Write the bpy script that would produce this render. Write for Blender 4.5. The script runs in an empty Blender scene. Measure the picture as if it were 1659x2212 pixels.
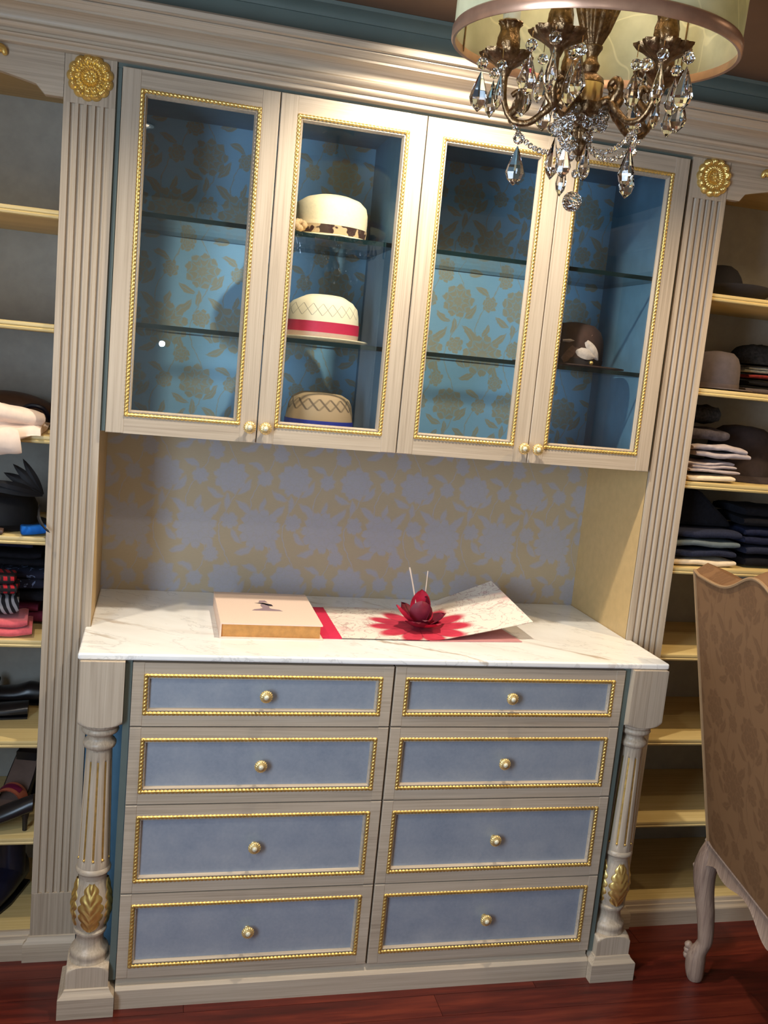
import bpy, bmesh, math, random
import numpy as np
from mathutils import Vector, Matrix, Quaternion, noise

PI = math.pi
rnd = random.Random(7)
scene = bpy.context.scene
COL = scene.collection

# ------------------------------------------------------------------ camera
CAM = Vector((-0.6110, -2.3791, 1.6237))
YAW, PITCH, ROLL, FPX = -0.2445, -0.1507, 0.0951, 2022.99
cd = bpy.data.cameras.new('camera'); cam = bpy.data.objects.new('camera', cd); COL.objects.link(cam)
fw = Vector((-math.sin(YAW)*math.cos(PITCH), math.cos(YAW)*math.cos(PITCH), math.sin(PITCH)))
rt = Vector((math.cos(YAW), math.sin(YAW), 0)); up = rt.cross(fw)
r2 = rt*math.cos(ROLL)+up*math.sin(ROLL); u2 = -rt*math.sin(ROLL)+up*math.cos(ROLL)
M = Matrix((r2, u2, -fw)).transposed().to_4x4(); M.translation = CAM
cam.matrix_world = M
cd.sensor_fit = 'VERTICAL'; cd.sensor_height = 24.0; cd.lens = FPX*24.0/2212.0; cd.clip_start = 0.02
scene.camera = cam

# ------------------------------------------------------------------ world, exposure, lights
w = bpy.data.worlds.new('room_air'); scene.world = w; w.use_nodes = True
w.node_tree.nodes['Background'].inputs[0].default_value = (0.9, 0.86, 0.8, 1)
w.node_tree.nodes['Background'].inputs[1].default_value = 0.02
scene.view_settings.view_transform = 'Standard'
scene.view_settings.look = 'None'
scene.view_settings.gamma = 1.0
scene.view_settings.use_curve_mapping = False
scene.view_settings.exposure = 0.0
CEIL = 2.452
# (x, y, watts, warm colour) of the recessed ceiling lamps, assumed and out of view; the fixtures are built with their lamps further down
ASSUMED_DOWNLIGHTS = [(0.02, -0.40, 76, (1.0, 0.90, 0.74)), (-1.22, -0.50, 38, (1.0, 0.88, 0.68)), (1.22, -0.50, 46, (1.0, 0.73, 0.42)),
              (-0.75, -1.45, 30, (1.0, 0.92, 0.80)), (0.85, -1.25, 10, (1.0, 0.80, 0.56))]  # both added as fill from the room side
ASSUMED_WINDOW_W, ASSUMED_WINDOW_COL = 62.0, (0.62, 0.80, 1.0)  # cool light of the assumed opening at left
FLASH_W = 2.2

# ------------------------------------------------------------------ node helpers
class X:
    """math expression on shader sockets"""
    def __init__(s, nt, v): s.nt, s.v = nt, v
    def _op(s, op, *o):
        n = s.nt.nodes.new('ShaderNodeMath'); n.operation = op
        for i, a in enumerate((s,)+o):
            a = a.v if isinstance(a, X) else a
            if isinstance(a, (int, float)): n.inputs[i].default_value = a
            else: s.nt.links.new(a, n.inputs[i])
        return X(s.nt, n.outputs[0])
    def __add__(s, o): return s._op('ADD', o)
    __radd__ = __add__
    def __sub__(s, o): return s._op('SUBTRACT', o)
    def __rsub__(s, o): return X(s.nt, float(o))._op('SUBTRACT', s)
    def __mul__(s, o): return s._op('MULTIPLY', o)
    __rmul__ = __mul__
    def __truediv__(s, o): return s._op('DIVIDE', o)
    def sin(s): return s._op('SINE')
    def cos(s): return s._op('COSINE')
    def abs(s): return s._op('ABSOLUTE')
    def fract(s): return s._op('FRACT')
    def sqrt(s): return s._op('SQRT')
    def atan2(s, o): return s._op('ARCTAN2', o)
    def min(s, o): return s._op('MINIMUM', o)
    def max(s, o): return s._op('MAXIMUM', o)
    def pow(s, o): return s._op('POWER', o)
    def clamp(s):
        n = s.nt.nodes.new('ShaderNodeClamp'); s.nt.links.new(s.v, n.inputs[0]); return X(s.nt, n.outputs[0])
    def step(s, a, b):
        n = s.nt.nodes.new('ShaderNodeMapRange'); n.interpolation_type = 'SMOOTHSTEP'
        s.nt.links.new(s.v, n.inputs[0]); n.inputs[1].default_value = a; n.inputs[2].default_value = b
        return X(s.nt, n.outputs[0])

def new_mat(name):
    m = bpy.data.materials.new(name); m.use_nodes = True
    return m, m.node_tree, m.node_tree.nodes['Principled BSDF']
def coords(nt, scale=(1, 1, 1), loc=(0, 0, 0), rand=0.0):
    tc = nt.nodes.new('ShaderNodeTexCoord'); mp = nt.nodes.new('ShaderNodeMapping')
    mp.inputs['Scale'].default_value = scale; mp.inputs['Location'].default_value = loc
    if rand:
        oi = nt.nodes.new('ShaderNodeObjectInfo'); ad = nt.nodes.new('ShaderNodeVectorMath'); ad.operation = 'ADD'
        ml = nt.nodes.new('ShaderNodeMath'); ml.operation = 'MULTIPLY'; ml.inputs[1].default_value = rand
        nt.links.new(oi.outputs['Random'], ml.inputs[0]); nt.links.new(tc.outputs['Object'], ad.inputs[0]); nt.links.new(ml.outputs[0], ad.inputs[1])
        nt.links.new(ad.outputs[0], mp.inputs[0])
    else:
        nt.links.new(tc.outputs['Object'], mp.inputs[0])
    return mp.outputs[0]
def tex_noise(nt, vec, scale, detail=3, rough=0.55, dist=0.0):
    n = nt.nodes.new('ShaderNodeTexNoise'); n.inputs['Scale'].default_value = scale
    n.inputs['Detail'].default_value = detail; n.inputs['Roughness'].default_value = rough; n.inputs['Distortion'].default_value = dist
    nt.links.new(vec, n.inputs['Vector']); return X(nt, n.outputs['Fac'])
def ramp(nt, x, stops):
    r = nt.nodes.new('ShaderNodeValToRGB'); e = r.color_ramp.elements
    while len(e) < len(stops): e.new(0.5)
    for k, (p, c) in enumerate(stops): e[k].position = p; e[k].color = (*c, 1)
    nt.links.new(x.v, r.inputs[0]); return r.outputs[0]
def mixc(nt, f, a, b):
    n = nt.nodes.new('ShaderNodeMix'); n.data_type = 'RGBA'
    for s, v in ((n.inputs[0], f), (n.inputs[6], a), (n.inputs[7], b)):
        v = v.v if isinstance(v, X) else v
        if isinstance(v, tuple): s.default_value = (*v, 1)
        elif isinstance(v, (int, float)): s.default_value = v
        else: nt.links.new(v, s)
    return n.outputs[2]
def bump(nt, bsdf, x, strength=0.2, dist=0.002):
    b = nt.nodes.new('ShaderNodeBump'); b.inputs['Strength'].default_value = strength; b.inputs['Distance'].default_value = dist
    nt.links.new(x.v, b.inputs['Height']); nt.links.new(b.outputs[0], bsdf.inputs['Normal'])
def srgb(r, g, b):
    f = lambda c: (c/255/12.92) if c/255 <= 0.04045 else ((c/255+0.055)/1.055)**2.4
    return (f(r), f(g), f(b))

MAT = {}
def simple(key, col, rough=0.6, metal=0.0, var=0.12, scale=30, bumpk=0.0, spec=0.5, sheen=0.0):
    m, nt, b = new_mat(key)
    n = tex_noise(nt, coords(nt, rand=9), scale, 4)
    lo = tuple(c*(1-var) for c in col); hi = tuple(min(1, c*(1+var)) for c in col)
    nt.links.new(ramp(nt, n, [(0.3, lo), (0.7, hi)]), b.inputs['Base Color'])
    b.inputs['Roughness'].default_value = rough; b.inputs['Metallic'].default_value = metal
    b.inputs['Specular IOR Level'].default_value = spec
    if sheen: b.inputs['Sheen Weight'].default_value = sheen
    if bumpk: bump(nt, b, n, bumpk, 0.003)
    MAT[key] = m; return m
def wood_paint(key, axis, c0, c1, c2):
    m, nt, b = new_mat(key)
    sc = [190, 190, 190]; sc['xyz'.index(axis)] = 3.0
    v = coords(nt, tuple(sc), rand=3.0)
    n = tex_noise(nt, v, 1.0, 5, 0.65)
    sc2 = [9, 9, 9]; sc2['xyz'.index(axis)] = 1.0
    n2 = tex_noise(nt, coords(nt, tuple(sc2), rand=5.0), 1.0, 3)
    f = (n*0.62+n2*0.38)
    nt.links.new(ramp(nt, f, [(0.34, c0), (0.5, c1), (0.68, c2)]), b.inputs['Base Color'])
    b.inputs['Roughness'].default_value = 0.42
    bump(nt, b, n, 0.10, 0.001)
    MAT[key] = m
TA, TB, TC = srgb(158, 141, 121), srgb(184, 167, 146), srgb(200, 184, 163)
for a in 'xyz': wood_paint('paint_'+a, a, TA, TB, TC)
wood_paint('bay_wood', 'x', srgb(150, 124, 76), srgb(178, 150, 96), srgb(196, 168, 112))
wood_paint('shelf_wood', 'x', srgb(186, 160, 104), srgb(208, 184, 126), srgb(222, 200, 146))
wood_paint('chair_wood', 'z', srgb(110, 88, 76), srgb(150, 126, 110), srgb(176, 152, 132))
simple('gold', (0.84, 0.60, 0.20), 0.34, 0.85, 0.15, 60)
simple('gilt', (0.72, 0.49, 0.15), 0.38, 0.8, 0.2, 70)
simple('bronze', (0.20, 0.118, 0.058), 0.34, 1.0, 0.5, 130, 0.6)
simple('brass', (0.62, 0.44, 0.22), 0.25, 1.0, 0.1, 40)
simple('copper_trim', (0.52, 0.30, 0.20), 0.32, 0.75, 0.15, 30)
simple('steel', (0.5, 0.5, 0.48), 0.3, 1.0, 0.1, 30)
simple('dark_gap', (0.035, 0.03, 0.03), 0.8)
simple('wall_paint', srgb(94, 105, 99), 0.55, 0, 0.06, 12)
simple('ceiling_paint', srgb(112, 84, 62), 0.8, 0, 0.06, 8)
simple('room_paint', srgb(150, 136, 116), 0.7, 0, 0.06, 8)
simple('niche_side', srgb(196, 164, 112), 0.5, 0, 0.06, 40)
simple('bay_back', srgb(152, 151, 144), 0.6, 0, 0.08, 30)
simple('cab_blue', srgb(82, 120, 144), 0.5, 0, 0.1, 20)
simple('candle', (0.55, 0.56, 0.5), 0.6, 0, 0.05, 20)
simple('straw_cream', srgb(236, 222, 184), 0.7, 0, 0.06, 160, 0.15)
simple('straw_tan', srgb(190, 160, 118), 0.75, 0, 0.14, 160, 0.25)
simple('felt_brown', srgb(56, 35, 28), 0.85, 0, 0.25, 60, 0.1)
simple('felt_dark', srgb(52, 40, 38), 0.95, 0, 0.2, 60, 0.1)
simple('felt_black', srgb(26, 24, 30), 0.9, 0, 0.2, 60, 0.1)
simple('felt_grey', srgb(84, 76, 80), 0.9, 0, 0.12, 60, 0.1)
simple('ribbon_red', srgb(190, 26, 66), 0.6, 0, 0.06, 200)
simple('ribbon_beige', srgb(196, 168, 150), 0.6, 0, 0.05, 200)
simple('ribbon_blue', srgb(28, 46, 150), 0.6, 0, 0.06, 200)
simple('leather_band', srgb(96, 84, 82), 0.35, 0, 0.1, 80)
simple('feather_brown', srgb(92, 68, 58), 0.8, 0, 0.4, 90)
simple('feather_pale', srgb(190, 176, 164), 0.8, 0, 0.2, 90)
simple('feather_black', srgb(14, 14, 20), 0.7, 0, 0.3, 60)
simple('cloth_pink', srgb(232, 208, 190), 0.95, 0, 0.05, 60, 0.1, 0.2, 0.3)
simple('cloth_coral', srgb(214, 96, 104), 0.95, 0, 0.12, 90, 0.2, 0.2, 0.3)
simple('cloth_wine', srgb(110, 40, 60), 0.95, 0, 0.12, 90, 0.2, 0.2)
simple('cloth_navy', srgb(26, 30, 52), 0.95, 0, 0.3, 90, 0.2, 0.2)
simple('cloth_black', srgb(20, 20, 26), 0.95, 0, 0.3, 90, 0.2, 0.2)
simple('cloth_blue', srgb(20, 92, 178), 0.9, 0, 0.15, 60, 0.2, 0.2)
simple('cloth_grey', srgb(168, 156, 156), 0.95, 0, 0.12, 60, 0.2, 0.2)
simple('cloth_cream', srgb(222, 204, 176), 0.95, 0, 0.08, 60, 0.2, 0.2)
simple('cloth_slate', srgb(96, 106, 110), 0.95, 0, 0.12, 60, 0.2, 0.2)
simple('cloth_charcoal', srgb(72, 66, 70), 0.95, 0, 0.35, 70, 0.3, 0.2)
simple('cloth_denim', srgb(36, 40, 58), 0.95, 0, 0.25, 200, 0.2, 0.2)
simple('knit_dark', srgb(48, 46, 44), 1.0, 0, 0.45, 120, 0.4, 0.1)
simple('knit_silver', srgb(150, 150, 142), 0.95, 0, 0.25, 120, 0.4, 0.2)
simple('knit_red', srgb(128, 46, 44), 0.95, 0, 0.2, 120, 0.4, 0.2)
simple('leather_brown', srgb(84, 62, 52), 0.5, 0, 0.2, 40)
simple('leather_navy', srgb(20, 24, 44), 0.3, 0, 0.2, 40)
simple('leather_black', srgb(24, 24, 28), 0.3, 0, 0.2, 40)
simple('leather_coral', srgb(196, 110, 84), 0.5, 0, 0.1, 40)
simple('leather_magenta', srgb(128, 24, 72), 0.6, 0, 0.1, 40)
simple('insole', srgb(112, 92, 82), 0.8, 0, 0.1, 40)
simple('cover_pink', srgb(232, 204, 184), 0.75, 0, 0.04, 300, 0.06)
simple('cover_red', srgb(214, 34, 76), 0.75, 0, 0.06, 300, 0.06)
simple('page_gilt', srgb(206, 150, 84), 0.5, 0.2, 0.14, 60)
simple('print_grey', srgb(150, 126, 132), 0.8, 0, 0.1, 90)
simple('print_dark', srgb(48, 36, 46), 0.8)
simple('mauve_paper', srgb(196, 138, 138), 0.8, 0, 0.08, 20)
simple('petal_red', srgb(172, 20, 50), 0.55, 0, 0.35, 28)
simple('petal_dark', srgb(108, 10, 36), 0.55, 0, 0.35, 28)
simple('paper_stamen', srgb(206, 190, 176), 0.8)
simple('chair_piping', srgb(146, 116, 82), 0.7, 0, 0.05, 60)
simple('bulb_glass', (0.9, 0.88, 0.8), 0.3)

def m_drawer_panel():
    m, nt, b = new_mat('panel_blue'); v = coords(nt, rand=6)
    n = tex_noise(nt, v, 9, 6, 0.7); n2 = tex_noise(nt, v, 130, 2)
    f = n*0.75+n2*0.25
    nt.links.new(ramp(nt, f, [(0.32, srgb(148, 159, 174)), (0.5, srgb(163, 172, 184)), (0.7, srgb(177, 184, 192))]), b.inputs['Base Color'])
    b.inputs['Roughness'].default_value = 0.4; b.inputs['Metallic'].default_value = 0.25
    MAT['panel_blue'] = m
m_drawer_panel()
def m_marble():
    m, nt, b = new_mat('marble'); v = coords(nt)
    vr = nt.nodes.new('ShaderNodeVectorRotate'); vr.inputs['Angle'].default_value = 0.5; nt.links.new(v, vr.inputs['Vector'])
    st = nt.nodes.new('ShaderNodeMapping'); st.inputs['Scale'].default_value = (0.8, 2.4, 1.0); nt.links.new(vr.outputs[0], st.inputs[0]); vr = st
    base = tex_noise(nt, vr.outputs[0], 3.0, 5, 0.6)
    n1 = tex_noise(nt, vr.outputs[0], 1.5, 6, 0.55, 0.6)
    n2 = tex_noise(nt, vr.outputs[0], 4.1, 7, 0.6, 0.5)
    gate = tex_noise(nt, vr.outputs[0], 2.3, 2).step(0.46, 0.62)
    vein1 = (n1-0.5).abs().step(0.020, 0.0)*gate; vein2 = (n2-0.52).abs().step(0.014, 0.0)
    body = ramp(nt, base, [(0.35, srgb(238, 234, 228)), (0.6, srgb(248, 246, 242))])
    c = mixc(nt, vein2*0.35, body, srgb(176, 172, 168)); c = mixc(nt, vein1*0.8, c, srgb(178, 156, 132))
    nt.links.new(c, b.inputs['Base Color']); b.inputs['Roughness'].default_value = 0.22
    MAT['marble'] = m
m_marble()
def m_floor():
    m, nt, b = new_mat('cherry_floor')
    v = coords(nt, (3, 40, 40), rand=20); n = tex_noise(nt, v, 1.0, 6, 0.65, 0.3)
    v2 = coords(nt, (1, 7, 7), rand=31); n2 = tex_noise(nt, v2, 1.0, 3)
    f = n*0.65+n2*0.35
    nt.links.new(ramp(nt, f, [(0.32, srgb(44, 14, 12)), (0.5, srgb(86, 28, 20)), (0.66, srgb(116, 46, 30))]), b.inputs['Base Color'])
    b.inputs['Roughness'].default_value = 0.34; bump(nt, b, n, 0.05, 0.001)
    MAT['cherry_floor'] = m
m_floor()

def damask(nt, v, W, H, ground, flower, line, soft=0.0016, amount=1.0):
    """wallpaper print: large scalloped blossoms, small blossoms, leaves and stems, repeated W x H (x across, z up)"""
    wn = nt.nodes.new('ShaderNodeTexNoise'); wn.inputs['Scale'].default_value = 55; wn.inputs['Detail'].default_value = 3; nt.links.new(v, wn.inputs['Vector'])
    wa = nt.nodes.new('ShaderNodeVectorMath'); wa.operation = 'MULTIPLY_ADD'; wa.inputs[1].default_value = (0.014, 0.014, 0.014)
    nt.links.new(wn.outputs['Color'], wa.inputs[0]); nt.links.new(v, wa.inputs[2])
    sx = nt.nodes.new('ShaderNodeSeparateXYZ'); nt.links.new(wa.outputs[0], sx.inputs[0])
    x, y = X(nt, sx.outputs[0]), X(nt, sx.outputs[2])
    mask = line_m = None
    def put(a, b): return b if a is None else a.max(b)
    def local(cx, cy):
        u = ((x-cx)*(1.0/W)+0.5).fract()*W-W/2; t = ((y-cy)*(1.0/H)+0.5).fract()*H-H/2
        return u, t
    for cx, cy, r, n, ph in ((0.0, 0.0, 0.064, 11, 0.3), (W*0.5, H*0.5, 0.050, 9, 1.1), (W*0.52, H*0.08, 0.026, 7, 0.2), (W*0.03, H*0.5, 0.024, 7, 0.9), (W*0.26, H*0.74, 0.024, 7, 0.5)):
        u, t = local(cx, cy); d = (u*u+t*t).sqrt(); th = t.atan2(u)
        lobe = (th*(n/2.0)+ph).sin().abs(); lobe2 = (th*(n*1.0)+ph*3).sin().abs()
        R = (lobe*0.20+lobe2*0.07+0.76)*r
        mk = (R-d).step(-soft, soft); mask = put(mask, mk)
        rib = lobe.step(0.24, 0.06)*(d-r*0.2).step(0, 0.004)
        ring = ((d*(1.0/r)*17.0)+lobe*3.2).sin().step(0.45, 0.85)
        line_m = put(line_m, (rib.max(ring))*mk)
    for cx, cy, a, L, wd in ((0.25, 0.16, 0.7, 0.034, 0.011), (0.76, 0.20, 2.3, 0.036, 0.011), (0.27, 0.33, -0.5, 0.028, 0.009), (0.74, 0.40, 0.9, 0.030, 0.010),
                             (0.22, 0.86, 2.0, 0.034, 0.010), (0.78, 0.78, 0.4, 0.030, 0.010), (0.62, 0.92, -0.9, 0.026, 0.009), (0.47, 0.26, 1.5, 0.024, 0.008), (0.02, 0.24, 1.2, 0.022, 0.008), (0.9, 0.62, 2.7, 0.026, 0.009)):
        u, t = local(W*cx, H*cy); ca, sa = math.cos(a), math.sin(a)
        p, s = u*ca+t*sa, t*ca-u*sa
        s2 = s-(p*p)*6.0
        lim = (1.0-(p*(1.0/L))*(p*(1.0/L)))*wd
        mk = (lim-s2.abs()).step(-soft, soft); mask = put(mask, mk)
        line_m = put(line_m, s2.abs().step(0.0016, 0.0004)*mk)
    for k, (ph, amp) in enumerate(((0.0, 0.032), (W*0.5, 0.026))):
        u = ((x-ph+(y*(2*PI/H)+k*1.7).sin()*amp)*(1.0/W)+0.5).fract()*W-W/2
        mask = put(mask, u.abs().step(0.0024, 0.0008)*0.7)
    c = mixc(nt, mask*amount, ground, flower)
    c = mixc(nt, line_m*(0.8*amount), c, line)
    return c, mask
def m_paper(key, ground, flower, line, W=0.19, H=0.31, rough=0.45, metal=0.2, off=(0, 0, 0), amount=1.0, soft=0.0016):
    m, nt, b = new_mat(key); v = coords(nt, loc=off)
    c, mk = damask(nt, v, W, H, ground, flower, line, soft, amount)
    n = tex_noise(nt, coords(nt, (60, 60, 500)), 1.0, 2)
    c2 = mixc(nt, n*0.12, c, (0.1, 0.1, 0.12))
    nt.links.new(c2, b.inputs['Base Color']); b.inputs['Roughness'].default_value = rough; b.inputs['Metallic'].default_value = metal
    MAT[key] = m
m_paper('paper_blue', srgb(132, 182, 214), srgb(158, 152, 122), srgb(132, 172, 192), off=(0.03, 0, 0.02), amount=0.85, metal=0.1)
m_paper('paper_sheen', srgb(182, 166, 138), srgb(166, 174, 200), srgb(172, 168, 164), off=(0.10, 0, 0.12), rough=0.4, amount=0.58, metal=0.1, soft=0.005)  # same paper as the cabinet back, its reversed metallic sheen put into the colours
def m_damask_fabric():
    m, nt, b = new_mat('chair_fabric')
    tc = nt.nodes.new('ShaderNodeTexCoord'); mp = nt.nodes.new('ShaderNodeMapping'); mp.inputs['Rotation'].default_value = (0, 0, PI/2)
    nt.links.new(tc.outputs['Object'], mp.inputs[0])
    c, mk = damask(nt, mp.outputs[0], 0.20, 0.34, srgb(116, 82, 50), srgb(101, 69, 39), srgb(111, 77, 46), soft=0.003)
    nt.links.new(c, b.inputs['Base Color']); b.inputs['Roughness'].default_value = 0.7
    bump(nt, b, mk, 0.15, 0.001); MAT['chair_fabric'] = m
m_damask_fabric()
def m_thin_glass(key, tint=(0.93, 0.96, 0.96), f0=0.045):
    m, nt, b = new_mat(key); nt.nodes.remove(b); out = nt.nodes['Material Output']
    lw = nt.nodes.new('ShaderNodeLayerWeight'); lw.inputs['Blend'].default_value = 0.5
    f = X(nt, lw.outputs['Facing']).pow(5.0)*(1-f0)+f0
    tr = nt.nodes.new('ShaderNodeBsdfTransparent'); tr.inputs[0].default_value = (*tint, 1)
    gl = nt.nodes.new('ShaderNodeBsdfGlossy'); gl.inputs['Roughness'].default_value = 0.0
    mx = nt.nodes.new('ShaderNodeMixShader'); nt.links.new(f.v, mx.inputs[0]); nt.links.new(tr.outputs[0], mx.inputs[1]); nt.links.new(gl.outputs[0], mx.inputs[2])
    nt.links.new(mx.outputs[0], out.inputs[0]); MAT[key] = m
m_thin_glass('pane_glass', (0.985, 0.99, 0.99), 0.06); m_thin_glass('shelf_glass', (0.95, 0.975, 0.97), 0.04)
def m_edge_glass():
    m, nt, b = new_mat('glass_edge'); b.inputs['Base Color'].default_value = (0.004, 0.016, 0.018, 1); b.inputs['Roughness'].default_value = 0.3
    b.inputs['Specular IOR Level'].default_value = 0.12; MAT['glass_edge'] = m
m_edge_glass()
def m_crystal():
    m, nt, b = new_mat('crystal'); b.inputs['Base Color'].default_value = (0.98, 0.98, 1.0, 1); b.inputs['Transmission Weight'].default_value = 1.0
    b.inputs['IOR'].default_value = 1.58; b.inputs['Roughness'].default_value = 0.0; MAT['crystal'] = m
m_crystal()
def m_shade():
    m, nt, b = new_mat('shade_silk'); nt.nodes.remove(b); out = nt.nodes['Material Output']
    v = coords(nt); vo = nt.nodes.new('ShaderNodeTexVoronoi'); vo.feature = 'DISTANCE_TO_EDGE'; vo.inputs['Scale'].default_value = 7
    n0 = nt.nodes.new('ShaderNodeTexNoise'); n0.inputs['Scale'].default_value = 9; nt.links.new(v, n0.inputs['Vector'])
    va = nt.nodes.new('ShaderNodeVectorMath'); va.operation = 'MULTIPLY_ADD'; va.inputs[1].default_value = (0.16, 0.16, 0.16)
    nt.links.new(n0.outputs['Color'], va.inputs[0]); nt.links.new(v, va.inputs[2]); nt.links.new(va.outputs[0], vo.inputs['Vector'])
    vein = X(nt, vo.outputs['Distance']).step(0.022, 0.004)
    cloud = tex_noise(nt, v, 14, 4)
    base = ramp(nt, cloud, [(0.3, srgb(196, 194, 160)), (0.7, srgb(226, 222, 190))])
    c = mixc(nt, vein*0.55, base, srgb(246, 240, 206))
    df = nt.nodes.new('ShaderNodeBsdfDiffuse'); tl = nt.nodes.new('ShaderNodeBsdfTranslucent'); mx = nt.nodes.new('ShaderNodeMixShader'); mx.inputs[0].default_value = 0.45
    nt.links.new(c, df.inputs[0]); nt.links.new(c, tl.inputs[0]); nt.links.new(df.outputs[0], mx.inputs[1]); nt.links.new(tl.outputs[0], mx.inputs[2]); nt.links.new(mx.outputs[0], out.inputs[0])
    MAT['shade_silk'] = m
m_shade()
def m_emit(key, col, s):
    m, nt, b = new_mat(key); b.inputs['Emission Color'].default_value = (*col, 1); b.inputs['Emission Strength'].default_value = s; b.inputs['Base Color'].default_value = (*col, 1)
    MAT[key] = m
m_emit('assumed_lamp_lens', (1.0, 0.82, 0.58), 9.0); m_emit('assumed_window_glow', (0.62, 0.78, 1.0), 2.5)  # glow of the assumed, unseen ceiling lamps and left opening
def m_pattern(key, fn, rough=0.95):
    m, nt, b = new_mat(key); v = coords(nt); sx = nt.nodes.new('ShaderNodeSeparateXYZ'); nt.links.new(v, sx.inputs[0])
    c = fn(nt, X(nt, sx.outputs[0]), X(nt, sx.outputs[1]), X(nt, sx.outputs[2]), v)
    nt.links.new(c, b.inputs['Base Color']); b.inputs['Roughness'].default_value = rough; MAT[key] = m
m_pattern('plaid', lambda nt, x, y, z, v: mixc(nt, (((x+y*0.3)*60).fract().step(0.42, 0.46)*((z+y*0.2)*52).fract().step(0.42, 0.46)), srgb(20, 12, 18), srgb(158, 18, 32)))
m_pattern('zebra', lambda nt, x, y, z, v: mixc(nt, ((x*62+z*26+tex_noise(nt, v, 14, 2)*2.2).fract()-0.5).abs().step(0.22, 0.26), srgb(150, 148, 152), srgb(18, 15, 20)))
m_pattern('navy_print', lambda nt, x, y, z, v: mixc(nt, tex_noise(nt, v, 55, 2, 0.5, 1.2).step(0.60, 0.64), srgb(18, 20, 40), srgb(92, 104, 134)))
m_pattern('leopard', lambda nt, x, y, z, v: mixc(nt, tex_noise(nt, v, 42, 1).step(0.50, 0.54), srgb(52, 30, 26), srgb(186, 160, 122)))
def lattice(ground, dark, n, z0, z1, thick):
    def fn(nt, x, y, z, v):
        th = y.atan2(x)*(n/(2*PI)); t = (z-z0)*(1.0/(z1-z0))
        inside = t.step(0.0, 0.03)*t.step(1.0, 0.97)
        a = ((th+t).fract()-0.5).abs().step(thick, thick*0.4); c = ((th-t).fract()-0.5).abs().step(thick, thick*0.4)
        dots = (th*34).fract().step(0.2, 0.5)
        return mixc(nt, (a.max(c*dots))*inside*0.75, ground, dark)
    return fn
m_pattern('straw_lattice', lattice(srgb(238, 226, 192), srgb(110, 104, 90), 20, 0.072, 0.104, 0.06), 0.7)
m_pattern('tan_lattice', lattice(srgb(186, 156, 116), srgb(60, 44, 32), 16, 0.068, 0.100, 0.16), 0.75)
def popup_print(nt, x, y, z, v):
    n = tex_noise(nt, v, 15, 3, 0.5, 2.2); vein = ((n-0.5).abs()).step(0.035, 0.0)
    pinkn = tex_noise(nt, v, 12, 2).step(0.52, 0.7)
    base = mixc(nt, pinkn*0.5, srgb(238, 226, 212), srgb(226, 158, 156)); base = mixc(nt, vein*0.6, base, srgb(172, 120, 118))
    dx, dy = x-0.232, y-0.0
    d = (dx*dx+dy*dy*0.85).sqrt(); th = dy.atan2(dx)
    lobe = (th*5.5).sin().abs(); R = lobe*0.045+0.105
    m1 = (R-d).step(-0.012, 0.02); tone = tex_noise(nt, v, 30, 3)
    red = mixc(nt, tone, srgb(160, 14, 44), srgb(226, 60, 86)); red = mixc(nt, lobe.step(0.22, 0.03)*0.6, red, srgb(120, 10, 36))
    return mixc(nt, m1, base, red)
m_pattern('popup_print', popup_print, 0.75)

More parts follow.
